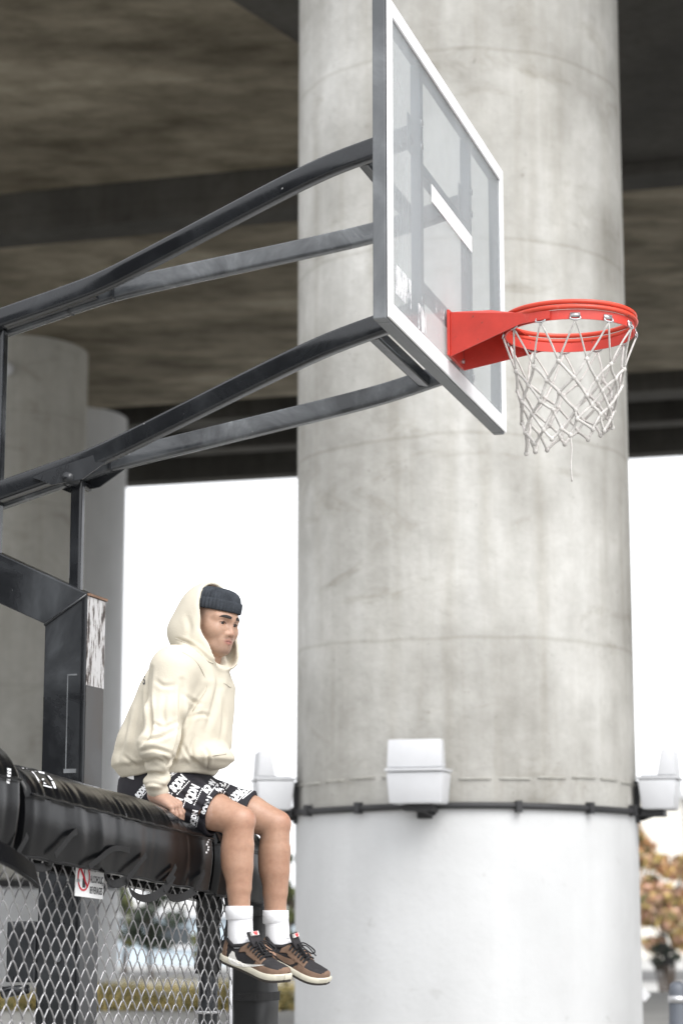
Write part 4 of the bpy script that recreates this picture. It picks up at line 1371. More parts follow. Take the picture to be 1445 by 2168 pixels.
# ================================================================ THE PERSON
PT = 0.15                                           # the person's middle, measured along the fence
def J(px, py, lat):
    return on_plane(px, py, FA + Dh * (PT + lat), Dh)
def pframe(P):
    """world -> (forward, left, up) about the fence seam at the person's middle"""
    q = P - (FA + Dh * PT)
    return q @ Mv, q @ Dh, P[:, 2]

person = thing('person', fp(PT, -0.12, 0.06), 'person in cream hoodie, black beanie and printed black shorts sitting on the fence pad', 'person')

# ---- head frame
HC = J(449, 1318, 0.0)
yaw = rad(39); pit = rad(9); rol = rad(-4)
hx = np.array([math.cos(yaw), -math.sin(yaw), 0]); hy = np.array([math.sin(yaw), math.cos(yaw), 0]); hz = Zv.copy()
hx, hz = hx * math.cos(pit) - hz * math.sin(pit), hz * math.cos(pit) + hx * math.sin(pit)
hy, hz = hy * math.cos(rol) + hz * math.sin(rol), hz * math.cos(rol) - hy * math.sin(rol)
HR = np.stack([hx, hy, hz], 1)                      # columns: local axes in the world
HS = 0.965
def hpt(x, y, z): return HC + HR @ (np.array([x, y, z]) * HS)

def head_field(P):
    q = ((P - HC) @ HR) / HS
    s = q.copy(); s[:, 1] = np.abs(s[:, 1])
    f = s_ell(q, (-0.006, 0, 0.028), (0.097, 0.075, 0.093))
    f = smin(f, s_ell(q, (0.034, 0, -0.024), (0.057, 0.064, 0.078)), 0.03)
    f = smin(f, s_cap(s, (0.004, 0.053, -0.060), (0.064, 0.020, -0.088), 0.017, 0.019), 0.03)   # jaw
    f = smin(f, s_ell(q, (0.079, 0, -0.0925), (0.019, 0.024, 0.017)), 0.016)                          # chin
    f = smin(f, s_ell(s, (0.055, 0.040, -0.028), (0.030, 0.028, 0.026)), 0.025)                     # cheekbone
    f = smin(f, s_cap(s, (0.086, 0.010, 0.020), (0.066, 0.050, 0.020), 0.011, 0.010), 0.02)        # brow ridge
    f = smin(f, s_cap(q, (0.084, 0, 0.004), (0.1005, 0, -0.032), 0.0075, 0.0110), 0.012)            # nose
    f = smin(f, s_ell(s, (0.0915, 0.0140, -0.0365), (0.0115, 0.0092, 0.0085)), 0.007)
    f = smin(f, s_ell(q, (0.079, 0, -0.062), (0.0175, 0.031, 0.022)), 0.018)                          # mouth mound
    f = smin(f, s_cap(s, (0.0955, 0.000, -0.0575), (0.084, 0.0260, -0.0615), 0.0052, 0.0026), 0.004)  # lips
    f = smin(f, s_cap(s, (0.0945, 0.000, -0.0695), (0.083, 0.0240, -0.0645), 0.0066, 0.0026), 0.004)
    f = smax(f, -s_cap(s, (0.102, 0.0, -0.0630), (0.086, 0.0275, -0.0630), 0.0014, 0.0012), 0.003)
    f = smax(f, -s_ell(s, (0.100, 0.0065, -0.0450), (0.006, 0.0042, 0.0032)), 0.003)                # nostrils
    f = smax(f, -s_ell(s, (0.094, 0.033, 0.002), (0.013, 0.018, 0.012)), 0.014)                     # sockets
    f = smin(f, s_ell(s, (0.0715, 0.0325, -0.001), (0.0145, 0.0165, 0.0125)), 0.006)                # lids
    f = smax(f, -s_ell(s, (0.090, 0.0325, -0.0012), (0.016, 0.0142, 0.0046)), 0.0015)               # lid opening
    f = smin(f, s_ell(s, (-0.004, 0.076, -0.012), (0.017, 0.008, 0.030)), 0.008)                    # ear
    f = smin(f, s_cap(q, (-0.030, 0, -0.045), (-0.045, 0, -0.135), 0.050, 0.052), 0.035)           # neck
    return f * HS

# ---- joints
hipR, hipL = J(352, 1697, -0.095), J(398, 1699, 0.105)
thR, thL = J(455, 1718, -0.125), J(530, 1722, 0.160)
knR, knL = J(506, 1739, -0.135), J(582, 1746, 0.175)
legR = [(J(505, 1790, -0.135), .0480), (J(505, 1835, -0.135), .0460), (J(505, 1880, -0.135), .0395), (J(507, 1930, -0.133), .0345), (J(511, 1990, -0.13), .031)]
legL = [(J(583, 1800, 0.175), .0490), (J(582, 1845, 0.175), .0480), (J(582, 1890, 0.175), .0410), (J(583, 1935, 0.175), .0370), (J(590, 1997, 0.175), .031)]
pel = J(350, 1665, 0.0); chest = J(400, 1470, 0.0); neck = J(428, 1392, 0.0)
shR, elR, wrR = J(368, 1424, -0.195), J(335, 1580, -0.275), J(330, 1683, -0.225)
shL, elL, wrL = J(420, 1424, 0.195), J(412, 1585, 0.265), J(398, 1682, 0.24)
palmR = [wrR, J(350, 1697, -0.222)]
# right hand: knuckles and fingertips, little finger nearest the camera
fingR = [([J(362, 1709, -0.262), J(365, 1719, -0.262), J(366, 1729, -0.258)], .0078),
         ([J(368, 1708, -0.243), J(373, 1725, -0.240), J(374, 1742, -0.236)], .0086),
         ([J(375, 1706, -0.222), J(382, 1724, -0.219), J(380, 1747, -0.215)], .0090),
         ([J(380, 1703, -0.200), J(388, 1719, -0.197), J(385, 1738, -0.194)], .0088)]
thumbR = [J(345, 1693, -0.195), J(358, 1700, -0.170), J(368, 1706, -0.158)]
offL = J(398, 1682, 0.24) - wrR
def mirL(p):
    v = np.asarray(p) - wrR
    l = v @ Dh
    return wrL + v - 2 * l * Dh

def body_field(P):
    f = head_field(P)
    f = smin(f, s_cap(P, neck, chest, 0.055, 0.12), 0.05)
    f = smin(f, s_cap(P, chest, pel, 0.125, 0.115), 0.06)
    for (h_, t_, k_, leg) in ((hipR, thR, knR, legR), (hipL, thL, knL, legL)):
        f = smin(f, s_cap(P, pel, h_, 0.10, 0.092), 0.05)
        f = smin(f, s_cap(P, h_, t_, 0.088, 0.061), 0.03)
        f = smin(f, s_cap(P, t_, k_, 0.061, 0.0525), 0.012)
        prev = (k_, 0.0515)
        for c, r in leg:
            f = smin(f, s_cap(P, prev[0], c, prev[1], r), 0.006)
            prev = (c, r)
        # kneecap and calf muscle
        f = smin(f, s_ell(P, k_ + Mv * 0.024 + Zv * 0.004, (0.031, 0.032, 0.034)), 0.012)
        f = smin(f, s_ell(P, leg[0][0] - Mv * 0.017 - Zv * 0.030, (0.043, 0.046, 0.088)), 0.02)
        f = smin(f, s_cap(P, leg[0][0] + Mv * 0.030, leg[2][0] + Mv * 0.022, 0.018, 0.016), 0.02)
        ft = leg[-1][0]
        f = smin(f, s_cap(P, ft, ft + Mv * 0.10 - Zv * 0.05, 0.029, 0.022), 0.01)
    for (s_, e_, w_, mir) in ((shR, elR, wrR, False), (shL, elL, wrL, True)):
        f = smin(f, s_cap(P, chest + Zv * 0.06, s_, 0.08, 0.055), 0.04)
        f = smin(f, s_cap(P, s_, e_, 0.046, 0.034), 0.02)
        f = smin(f, s_cap(P, e_, w_, 0.029, 0.022), 0.02)
        g = mirL if mir else (lambda p: p)
        for pts, r in fingR:
            f = smin(f, s_cap(P, w_, g(pts[0]), 0.024, r + 0.004), 0.010)
        for pts, r in fingR:
            f = smin(f, s_cap(P, g(pts[0]), g(pts[1]), r + 0.0012, r), 0.003)
            f = smin(f, s_cap(P, g(pts[1]), g(pts[2]), r, r - 0.0015), 0.002)
        f = smin(f, s_cap(P, w_, g(thumbR[0]), 0.020, 0.014), 0.010)
        f = smin(f, s_cap(P, g(thumbR[0]), g(thumbR[1]), 0.013, 0.011), 0.006)
        f = smin(f, s_cap(P, g(thumbR[1]), g(thumbR[2]), 0.0105, 0.009), 0.004)
    return f

allp = np.array([hipR, hipL, knR, knL, legR[-1][0], legL[-1][0], pel, chest, shR, shL, elR, elL, HC, thR, fingR[2][0][2]])
lo = allp.min(0) - np.array([0.17, 0.17, 0.10]); hi = allp.max(0) + np.array([0.17, 0.17, 0.17])
bv, bq = mesh_field(body_field, lo, hi, 0.0050, 8)
# the head and the right hand at a finer step: re-settle their vertices on the surface
def settle(V, fn, it=3, e=0.0006):
    for _ in range(it):
        f0 = fn(V)
        g = np.stack([(fn(V + np.eye(3)[k] * e) - f0) / e for k in range(3)], 1)
        n2 = (g * g).sum(1) + 1e-6
        V = V - np.clip(f0 / n2, -0.003, 0.003)[:, None] * g
    return V
bme = np_mesh('body', bv, bq)
V = np.array([v.co for v in bme.vertices])
hd = np.where(((V - HC) ** 2).sum(1) < 0.16 ** 2)[0]

# refine the visible face: subdivide the faces there, then settle on the true surface
bm = bmesh.new(); bm.from_mesh(bme)
sel = []
for fc in bm.faces:
    c = np.array(fc.calc_center_median())
    q = (c - HC) @ HR
    if q[0] > 0.035 and abs(q[1]) < 0.075 and -0.13 < q[2] < 0.05:
        sel.append(fc)
    elif np.linalg.norm(c - fingR[2][0][0]) < 0.085:
        sel.append(fc)
eds = list({e for fc in sel for e in fc.edges})
bmesh.ops.subdivide_edges(bm, edges=eds, cuts=1, use_grid_fill=True)
bm.to_mesh(bme); bm.free()
V = np.array([v.co for v in bme.vertices])
near = np.where(((((V - HC) @ HR)[:, 0] > 0.02) & (((V - HC) ** 2).sum(1) < 0.16 ** 2)) | (((V - fingR[2][0][0]) ** 2).sum(1) < 0.095 ** 2))[0]
V[near] = settle(V[near], body_field)
bme.vertices.foreach_set('co', V.astype(np.float32).ravel()); bme.update()
bme.polygons.foreach_set('use_smooth', [True] * len(bme.polygons))
# complexion: lips, stubble, sideburn, knuckles
q = (V - HC) @ HR / HS
tint = np.tile(np.array([0.44, 0.272, 0.190]), (len(V), 1))
face = (((V - HC) ** 2).sum(1) < 0.17 ** 2)
tint[face] = (0.48, 0.315, 0.228)
def blend(mask, col):
    global tint
    tint = tint * (1 - mask[:, None]) + np.array(col) * mask[:, None]
ay = np.abs(q[:, 1])
g_ = lambda x, c, w: np.exp(-((x - c) / w) ** 2)
blend(face * 0.55 * g_(q[:, 2], -0.092, 0.022) * g_(ay, 0.0, 0.040) * (q[:, 0] > 0.03), (0.13, 0.088, 0.068))       # chin stubble
blend(face * 0.45 * g_(q[:, 2], -0.0505, 0.0050) * g_(ay, 0.014, 0.014) * (q[:, 0] > 0.06), (0.11, 0.072, 0.06))    # moustache shadow
blend(face * np.clip(1.4 * g_(q[:, 2], -0.0632, 0.0105) * g_(ay, 0.0, 0.0225) ** 1 - 0.25, 0, 0.9) * (q[:, 0] > 0.075), (0.34, 0.135, 0.115))  # lips
blend(face * 0.8 * np.clip((g_(q[:, 2], -0.0630, 0.0018)) * g_(ay, 0.0, 0.022), 0, 1) * (q[:, 0] > 0.075), (0.16, 0.07, 0.06))
blend(face * 0.75 * g_(q[:, 0], 0.012, 0.020) * g_(q[:, 2], 0.020, 0.034) * (ay > 0.05), (0.10, 0.075, 0.06))      # sideburn
blend(face * 0.35 * g_(q[:, 2], -0.034, 0.014) * g_(ay, 0.0, 0.02) * (q[:, 0] > 0.085), (0.47, 0.23, 0.17))        # nose
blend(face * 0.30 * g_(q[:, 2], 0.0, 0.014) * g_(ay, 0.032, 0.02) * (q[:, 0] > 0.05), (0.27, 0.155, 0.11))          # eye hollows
for kn in (knR, knL):
    blend(0.5 * np.exp(-((V - (kn + Mv * 0.04 + Zv * 0.012)) ** 2).sum(1) / 0.035 ** 2), (0.40, 0.20, 0.14))
shin = (V[:, 2] < knR[2] - 0.06)
blend(shin * 0.22 * np.clip((knR[2] - 0.05 - V[:, 2]) / 0.1, 0, 1), (0.28, 0.16, 0.105))
hnd = ((V - fingR[2][0][0]) ** 2).sum(1) < 0.12 ** 2
tint[hnd] = (0.48, 0.315, 0.24)
at_ = bme.color_attributes.new('tint', 'FLOAT_COLOR', 'POINT')
at_.data.foreach_set('color', np.concatenate([tint, np.ones((len(V), 1))], 1).astype(np.float32).ravel())
body = link('body', bme, 'skin', person)

# eyes and eyebrows
for sd in (-1, 1):
    m = MB(); m.sphere((0, 0, 0), 0.0125, 20, 14)
    m.v = [tuple(hpt(0.0705, sd * 0.0325, -0.0012) + HR @ np.array(p)) for p in m.v]
    ey = m.build('eye', 'eye_white', person, smooth=True)
    gz = np.array([0.93, -0.06 if sd < 0 else -0.06, -0.16]); gz /= np.linalg.norm(gz)
    m = MB(); r0 = []
    a1 = np.cross(gz, [0, 0, 1]); a1 /= np.linalg.norm(a1); a2 = np.cross(a1, gz)
    rings = [[hpt(0.0705, sd * 0.0325, -0.0012) + HR @ (gz * math.sqrt(0.0127 ** 2 - rr * rr) + (a1 * math.cos(t_) + a2 * math.sin(t_)) * rr) for t_ in np.linspace(0, 2 * math.pi, 17)[:-1]] for rr in (0.0064, 0.004, 0.0008)]
    m.loft(rings); m.build('iris', 'iris', ey, smooth=True)
    # upper lash line and brow
    m = MB()
    pts = [hpt(0.0845 - 0.35 * (abs(y) - 0.02) ** 2 * 20, sd * y, z) for y, z in ((0.018, -0.0015), (0.025, 0.0036), (0.033, 0.0046), (0.042, 0.0028), (0.049, -0.0010))]
    P_ = np.array(catmull(pts, 4)); P_ = settle(P_, body_field, 6)
    m.tube(list(P_), list(np.concatenate([np.linspace(0.0008, 0.0016, 8), np.linspace(0.0016, 0.0007, 9)])), 6); m.build('eyelashes', 'hair', person, smooth=True)
    m = MB()
    pts = [hpt(0.10, sd * 0.0125, 0.0215), hpt(0.098, sd * 0.022, 0.0228), hpt(0.092, sd * 0.033, 0.0238), hpt(0.083, sd * 0.044, 0.0225), hpt(0.074, sd * 0.051, 0.0185)]
    P_ = np.array(catmull(pts, 5)); P_ = settle(P_, body_field, 12)
    n_ = len(P_)
    rr = [0.0034 + 0.0016 * math.sin(math.pi * min(1, i / n_ * 1.2)) - 0.0034 * (i / n_) ** 3 for i in range(n_)]
    rings = []
    for i, p in enumerate(P_):
        tq = P_[min(i + 1, n_ - 1)] - P_[max(i - 1, 0)]; tq /= np.linalg.norm(tq)
        out = HR @ np.array([1.0, 0.35 * sd, 0.1]); out = out - tq * (out @ tq); out /= np.linalg.norm(out); s = np.cross(tq, out)
        rings.append([p + s * rr[i] * 1.15 * math.cos(a) + out * (0.0018 * math.sin(a) + 0.0004) for a in np.linspace(0, 2 * math.pi, 11)[:-1]])
    m.loft(rings); m.build('eyebrow', 'hair', person, smooth=True)

# ---- beanie
def beanie_rings(prof, rx, ry, ribs, amp, cx_=-0.006):
    seg = 240
    rings = []
    for k, (z, s) in enumerate(prof):
        rings.append([hpt(cx_ + (rx * s + amp * s * math.cos(ribs * a)) * math.cos(a) * (1.0 if math.cos(a) > 0 else 0.90), (ry * s + amp * s * math.cos(ribs * a)) * math.sin(a), z - 0.002 * math.cos(a) - max(0.0, -math.cos(a)) * 0.016 * max(0.0, (z - 0.06) / 0.06)) for a in (2 * math.pi * j / seg for j in range(seg))])
    return rings
m = MB(); m.loft(beanie_rings([(0.060, 1.0), (0.082, 0.995), (0.098, 0.95), (0.110, 0.86), (0.119, 0.72), (0.1245, 0.54), (0.1275, 0.32), (0.1285, 0.06)], 0.1035, 0.0815, 46, 0.0022))
bn = m.build('beanie', 'beanie', person, smooth=True)
m = MB(); m.loft(beanie_rings([(0.0445, 0.985), (0.042, 1.02), (0.046, 1.055), (0.060, 1.062), (0.074, 1.055), (0.081, 1.04), (0.0825, 1.0)], 0.1035, 0.0815, 46, 0.0022))
m.build('cuff', 'beanie', bn, smooth=True)

# ---- hoodie
rows = [(1388, 352, 452, .125), (1402, 340, 466, .165), (1422, 325, 480, .195), (1450, 309, 491, .212), (1490, 293, 489, .216), (1540, 271, 484, .216), (1580, 255, 480, .216), (1610, 248, 473, .208), (1632, 246, 466, .200), (1646, 258, 460, .190), (1662, 266, 460, .192), (1690, 272, 456, .185)]
tz, tc, tra, trl = [], [], [], []
for py, xl, xr, rl in rows:
    a = J(xl, py, 0); b = J(xr, py, 0)
    tz.append((a[2] + b[2]) / 2)
    fa = (a - FA) @ Mv; fb = (b - FA) @ Mv
    hw = (fb - fa) / 2 * Mv[0]
    tc.append((fa + fb) / 2); tra.append(math.sqrt(max(hw ** 2 - (rl * Dh[0]) ** 2, 0.005)) / Mv[0]); trl.append(rl)
tz, tc, tra, trl = map(lambda a: np.array(a)[::-1], (tz, tc, tra, trl))
z_back = J(255, 1655, 0)[2]; z_front = J(470, 1636, 0)[2]
a_back = float((J(255, 1655, 0) - FA) @ Mv); a_front_ = float((J(470, 1636, 0) - FA) @ Mv)
zsh = J(400, 1388, 0)[2]

def torso_field(P):
    a, l, z = pframe(P)
    zz = np.clip(z, tz[0], tz[-1])
    c = np.interp(zz, tz, tc); ra = np.interp(zz, tz, tra); rl = np.interp(zz, tz, trl)
    k = (np.abs((a - c) / ra) ** 2.3 + np.abs(l / rl) ** 2.3) ** (1 / 2.3)
    f = (k - 1) * np.minimum(ra, rl) * 0.9
    return smax(f, (z - zsh) * 0.8, 0.05)

def sleeve_field(P, s_, e_, w_):
    def cap(a, b, ra, rb, amp, n, ph):
        a = np.asarray(a); ba = b - a; pa = P - a
        t_ = np.clip((pa @ ba) / (ba @ ba), 0, 1)
        d = pa - t_[:, None] * ba
        ang = np.arctan2(d @ Dh, d @ Mv)
        r = ra + (rb - ra) * t_ + amp * np.sin(n * t_ * 6.283 + ph + 1.1 * np.sin(ang + 0.7)) * np.clip(t_ * 1.6, 0, 1)
        return np.sqrt((d * d).sum(1)) - r
    f = cap(s_, e_, 0.077, 0.061, 0.004, 2.3, 0.4)
    f = smin(f, cap(e_, e_ + (w_ - e_) * 0.86, 0.060, 0.051, 0.0062, 2.6, 1.2), 0.02)
    wr_ = e_ + (w_ - e_) * 0.86
    f = smin(f, s_cap(P, wr_, wr_ + (w_ - wr_) * 1.15, 0.040, 0.034), 0.008)
    return f

wav = np.array([[1.0, 0.4, 0.5], [0.3, 1, -0.6], [-0.5, 0.3, 1.0]])
def hood_field(P):
    q = (P - HC) @ HR
    shp = lambda g: smin(smin(smin(s_ell(q, (-0.014, 0, 0.008), (0.128 - g, 0.108 - g, 0.134 - g)),
                    s_ell(q, (-0.062, 0, -0.050), (0.096 - g, 0.102 - g, 0.062 - g)), 0.06),
                    s_ell(q, (0.000, 0, -0.085), (0.112 - g, 0.104 - g, 0.080 - g)), 0.05),
                    s_ell(q, (0.030, 0, -0.120), (0.085 - g, 0.090 - g, 0.045 - g)), 0.03)
    out = shp(0.0); inn = shp(0.013)
    sh = smax(out, -inn, 0.004)
    lim = q[:, 0] - (-0.012 + (0.122 - q[:, 2]) * 0.38 - 0.012 * np.clip(-q[:, 2] / 0.05, 0, 1) + 0.045 * np.clip(-(q[:, 2] + 0.03) / 0.1, 0, 1))
    sh = smax(sh, lim * 0.86, 0.010)
    sh2 = smax(sh, -s_ell(q, (0.078, 0.0, -0.088), (0.066, 0.068, 0.066)), 0.010)
    return sh2

hem_a = lambda a: z_back + (z_front - z_back) * np.clip((a - a_back) / (a_front_ - a_back), 0, 1)
POUCH = J(452, 1606, -0.02)
PR = np.stack([Mv, Dh, Zv], 1)
def hoodie_field(P):
    a, l, z = pframe(P)
    f = torso_field(P)
    f = smin(f, sleeve_field(P, shR, elR, wrR), 0.028)
    f = smin(f, sleeve_field(P, shL, elL, wrL), 0.028)
    f = smin(f, s_cap(P, neck - Zv * 0.03, shR + Zv * 0.022, 0.075, 0.062), 0.05)
    f = smin(f, s_cap(P, neck - Zv * 0.03, shL + Zv * 0.022, 0.075, 0.062), 0.05)
    # cloth folds hanging from the shoulders and gathering above the hem
    fold = 0.0055 * np.sin(26 * a + 9 * l - 7 * z + 2.0 * np.sin(9 * z + 6 * l)) + 0.003 * np.sin(60 * z + 20 * a + 2 * np.sin(14 * l + 12 * a))
    low = np.clip((tz[3] + 0.22 - z) / 0.22, 0.15, 1)
    f = f + fold * low * 0.8
    f = smin(f, s_ell(P, POUCH, (0.060, 0.115, 0.050), PR), 0.022)
    # hem: rib band pulled in
    hz_ = hem_a(a)
    f = f + 0.012 * np.clip((hz_ + 0.045 - z) / 0.012, 0, 1)
    armmask = np.minimum(s_cap(P, elR, wrR, 0.085, 0.07), s_cap(P, elL, wrL, 0.085, 0.07))
    cut = np.where(armmask < 0, -1.0, (hz_ - z))
    f = smax(f, cut, 0.006)
    f = smin(f, hood_field(P), 0.010)
    # clear the inside of the hood for the head
    q = (P - HC) @ HR
    f = smax(f, -s_ell(q, (0.052, 0, -0.095), (0.052, 0.060, 0.048)), 0.012)
    return f
lo = np.array([J(225, 1500, 0)[0] - 0.02, min(elR[1], shR[1]) - 0.13, z_back - 0.05]); hi = np.array([J(510, 1500, 0)[0] + 0.06, max(elL[1], shL[1]) + 0.14, HC[2] + 0.15])
lo[2] = min(lo[2], wrR[2] - 0.05)
hv, hq = mesh_field(hoodie_field, lo, hi, 0.0052, 8)
hme = np_mesh('hoodie', hv, hq, 1)
def sculpt(me, creases):
    """press creases (measured in the photo) into the side of a cloth mesh that faces the court"""
    V = np.array([v.co for v in me.vertices]); N = np.array([v.normal for v in me.vertices])
    w_ = V - cC; zc = w_ @ cF
    px = CX + F_PX * (w_ @ cR) / zc; py = CY - F_PX * (w_ @ cU) / zc
    face_ = np.clip(-(N @ (cF)) * 2.0 + 0.2, 0, 1)
    D = np.zeros(len(V))
    for pts, amp, wd in creases:
        P_ = np.array(catmull([np.array([x, y, 0]) for x, y in pts], 5))[:, :2]
        best = np.full(len(V), 1e9); tt = np.zeros(len(V))
        for i in range(len(P_) - 1):
            a, b = P_[i], P_[i + 1]; ba = b - a
            t_ = np.clip(((px - a[0]) * ba[0] + (py - a[1]) * ba[1]) / (ba @ ba + 1e-9), 0, 1)
            d = np.hypot(px - a[0] - t_ * ba[0], py - a[1] - t_ * ba[1])
            up_ = d < best
            tt = np.where(up_, (i + t_) / (len(P_) - 1), tt); best = np.minimum(best, d)
        taper = np.clip(np.sin(np.pi * np.clip(tt, 0.02, 0.98)), 0, 1) ** 0.6
        wd = wd * 0.72; amp = amp * 1.15
        D += amp * taper * (np.exp(-(best / wd) ** 2) - 0.4 * np.exp(-((best - 1.9 * wd) / (1.1 * wd)) ** 2))
    V = V + N * (D * face_)[:, None]
    me.vertices.foreach_set('co', V.astype(np.float32).ravel()); me.update()
sculpt(hme, [([(384, 1440), (383, 1524), (380, 1560), (369, 1603), (356, 1624)], -0.014, 7), ([(436, 1456), (405, 1509), (391, 1542), (373, 1596)], -0.009, 9),
             ([(455, 1405), (464, 1445), (452, 1499), (436, 1550)], -0.008, 9), ([(300, 1567), (337, 1562), (372, 1545)], -0.007, 5.5), ([(292, 1592), (326, 1585), (366, 1597)], -0.007, 5.5),
             ([(294, 1645), (326, 1637), (357, 1645)], -0.005, 5), ([(342, 1598), (354, 1612), (358, 1634)], -0.003, 4.5), ([(320, 1414), (315, 1473), (318, 1545), (293, 1583)], -0.011, 6),
             ([(275, 1506), (257, 1578), (246, 1614)], -0.006, 7), ([(300, 1664), (322, 1658), (352, 1666)], -0.004, 4.5), ([(352, 1470), (345, 1510), (352, 1545)], -0.005, 7),
             ([(412, 1560), (405, 1590), (412, 1616)], -0.005, 6), ([(430, 1580), (441, 1596), (440, 1620)], -0.008, 4.5), ([(300, 1470), (288, 1530), (280, 1600)], -0.005, 8), ([(395, 1300), (402, 1330), (396, 1350)], -0.004, 8),
             ([(388, 1470), (410, 1485), (428, 1490)], -0.005, 5), ([(398, 1522), (425, 1512), (448, 1518)], -0.0045, 5), ([(386, 1575), (402, 1604), (424, 1620)], -0.006, 5), ([(330, 1440), (346, 1452), (372, 1450)], -0.004, 6), ([(322, 1530), (346, 1540), (376, 1528)], -0.005, 5), ([(262, 1600), (284, 1618), (296, 1622)], -0.005, 5), ([(300, 1616), (330, 1608), (362, 1622)], -0.005, 4.5), ([(470, 1470), (474, 1520), (468, 1570)], -0.005, 6), ([(374, 1352), (400, 1362), (424, 1380), (444, 1400)], -0.007, 4.5)])
hoodie = link('hoodie', hme, 'hoodie', person)
hbvh = bvh_of(hoodie)
# seams, draw line under the chin, pocket edge and the print on the back
def seam(name, pxs, bvh, mat, parent, r=0.0018, dist=7.2):
    pts = []
    for x, y in pxs:
        d = ray(x, y); d = d / np.linalg.norm(d)
        h_ = bvh.ray_cast(Vector(cC), Vector(d), 40)
        if h_[0] is not None: pts.append(np.array(h_[0]) + np.array(h_[1]) * r * 0.2 * (1 if h_[1].dot(Vector(d)) < 0 else -1))
    if len(pts) > 2:
        mm = MB(); mm.tube(catmull(pts, 4), r, 6); mm.build(name, mat, parent, smooth=True)
seam('shoulder_seam', [(352, 1372), (388, 1382), (416, 1402), (432, 1430), (438, 1455), (424, 1480), (408, 1506)], hbvh, 'rib', hoodie, 0.0017)
seam('pocket_edge', [(478, 1596), (464, 1598), (450, 1600), (444, 1612), (441, 1624)], hbvh, 'rib', hoodie, 0.0026)
seam('yoke_seam', [(473, 1446), (480, 1450), (488, 1456)], hbvh, 'rib', hoodie, 0.0016)
seam('neck_seam', [(372, 1352), (398, 1364), (422, 1382), (438, 1398), (452, 1404)], hbvh, 'rib', hoodie, 0.0024)
vs, fs = text_shape('S', 0.042, 0.001)
vs, fs = refine(vs, fs, 0.008)
fw = ray(304, 1440); fw = fw / np.linalg.norm(fw)
build_print('printed_letter', [lay_on(vs, fs, hbvh, U(305.5, 1441, 7.2), cR * 0.45, cU, fw, 0.0012, 1.2)], 'print_black', hoodie)

# ---- white tee showing under the hem at the back
m = MB()
rings = []
for k, (dz, s) in enumerate(((0.03, 0.94), (0.0, 0.955), (-0.018, 0.945), (-0.034, 0.93))):
    ring_ = []
    for qa in np.linspace(math.pi * 0.72, math.pi * 1.40, 29):
        ra = float(np.interp(z_back, tz, tra)); rl = float(np.interp(z_back, tz, trl)); c = float(np.interp(z_back, tz, tc))
        a = c + ra * s * math.cos(qa); l = rl * s * math.sin(qa)
        p = FA + Dh * (PT + l) + Mv * a
        zz = float(hem_a(np.array([a]))[0]) + dz + 0.004 * math.sin(5 * qa) - 0.004
        ring_.append((p[0], p[1], zz))
    rings.append(ring_)
m.loft(rings, caps=False, closed=False); m.build('tee_hem', 'tee', hoodie, smooth=True)

# ---- shorts
hemR = thR + Mv * 0.012; hemL = thL + Mv * 0.0
dR = (knR - hipR) / np.linalg.norm(knR - hipR); dL = (knL - hipL) / np.linalg.norm(knL - hipL)
def shorts_field(P):
    def leg(h_, e_, d_):
        ba = e_ + d_ * 0.05 - h_; pa = P - h_
        t_ = np.clip((pa @ ba) / (ba @ ba), 0, 1)
        d = pa - t_[:, None] * ba
        ang = np.arctan2(d @ Zv, d @ Dh)
        r = 0.106 + (0.0745 - 0.106) * t_ ** 0.8 + 0.0028 * np.sin(t_ * 17 + 2.2 * np.sin(ang * 2)) + 0.0022 * np.sin(5 * ang + 6 * t_)
        f = np.sqrt((d * d).sum(1)) - r
        n_ = d_ * 0.92 + Mv * 0.25 - Zv * 0.12; n_ = n_ / np.linalg.norm(n_)
        f = smax(f, (P - e_) @ n_, 0.003)
        # open hem around the thigh
        return smax(f, -smax(s_cap(P, h_ + d_ * 0.08, e_ + d_ * 0.1, 0.069, 0.067), -((P - e_) @ n_ + 0.03), 0.002), 0.002)
    f = leg(hipR, hemR, dR)
    f = smin(f, leg(hipL, hemL, dL), 0.012)
    f = smin(f, s_ell(P, pel - Zv * 0.02, (0.165, 0.180, 0.130), PR), 0.05)
    f = smin(f, s_cap(P, hipR, hipL, 0.098, 0.098), 0.03)
    f = smax(f, P[:, 2] - (z_front + 0.055), 0.01)
    return f
lo = np.minimum(hipR, hipL) - np.array([0.17, 0.17, 0.13]); hi = np.maximum(hemR, hemL) + np.array([0.06, 0.13, 0.16])
hi[2] = max(hi[2], z_front + 0.08)
sv, sq = mesh_field(shorts_field, lo, hi, 0.0048, 8)
sme = np_mesh('shorts', sv, sq, 1)
sculpt(sme, [([(395, 1640), (420, 1660), (450, 1668)], -0.006, 5), ([(365, 1665), (400, 1692), (440, 1720)], -0.004, 6), ([(455, 1648), (470, 1662), (478, 1680)], -0.008, 5), ([(380, 1712), (405, 1722), (430, 1738)], -0.004, 5)])
shorts = link('shorts', sme, 'shorts', person)
sbvh = bvh_of(shorts)
pieces = []
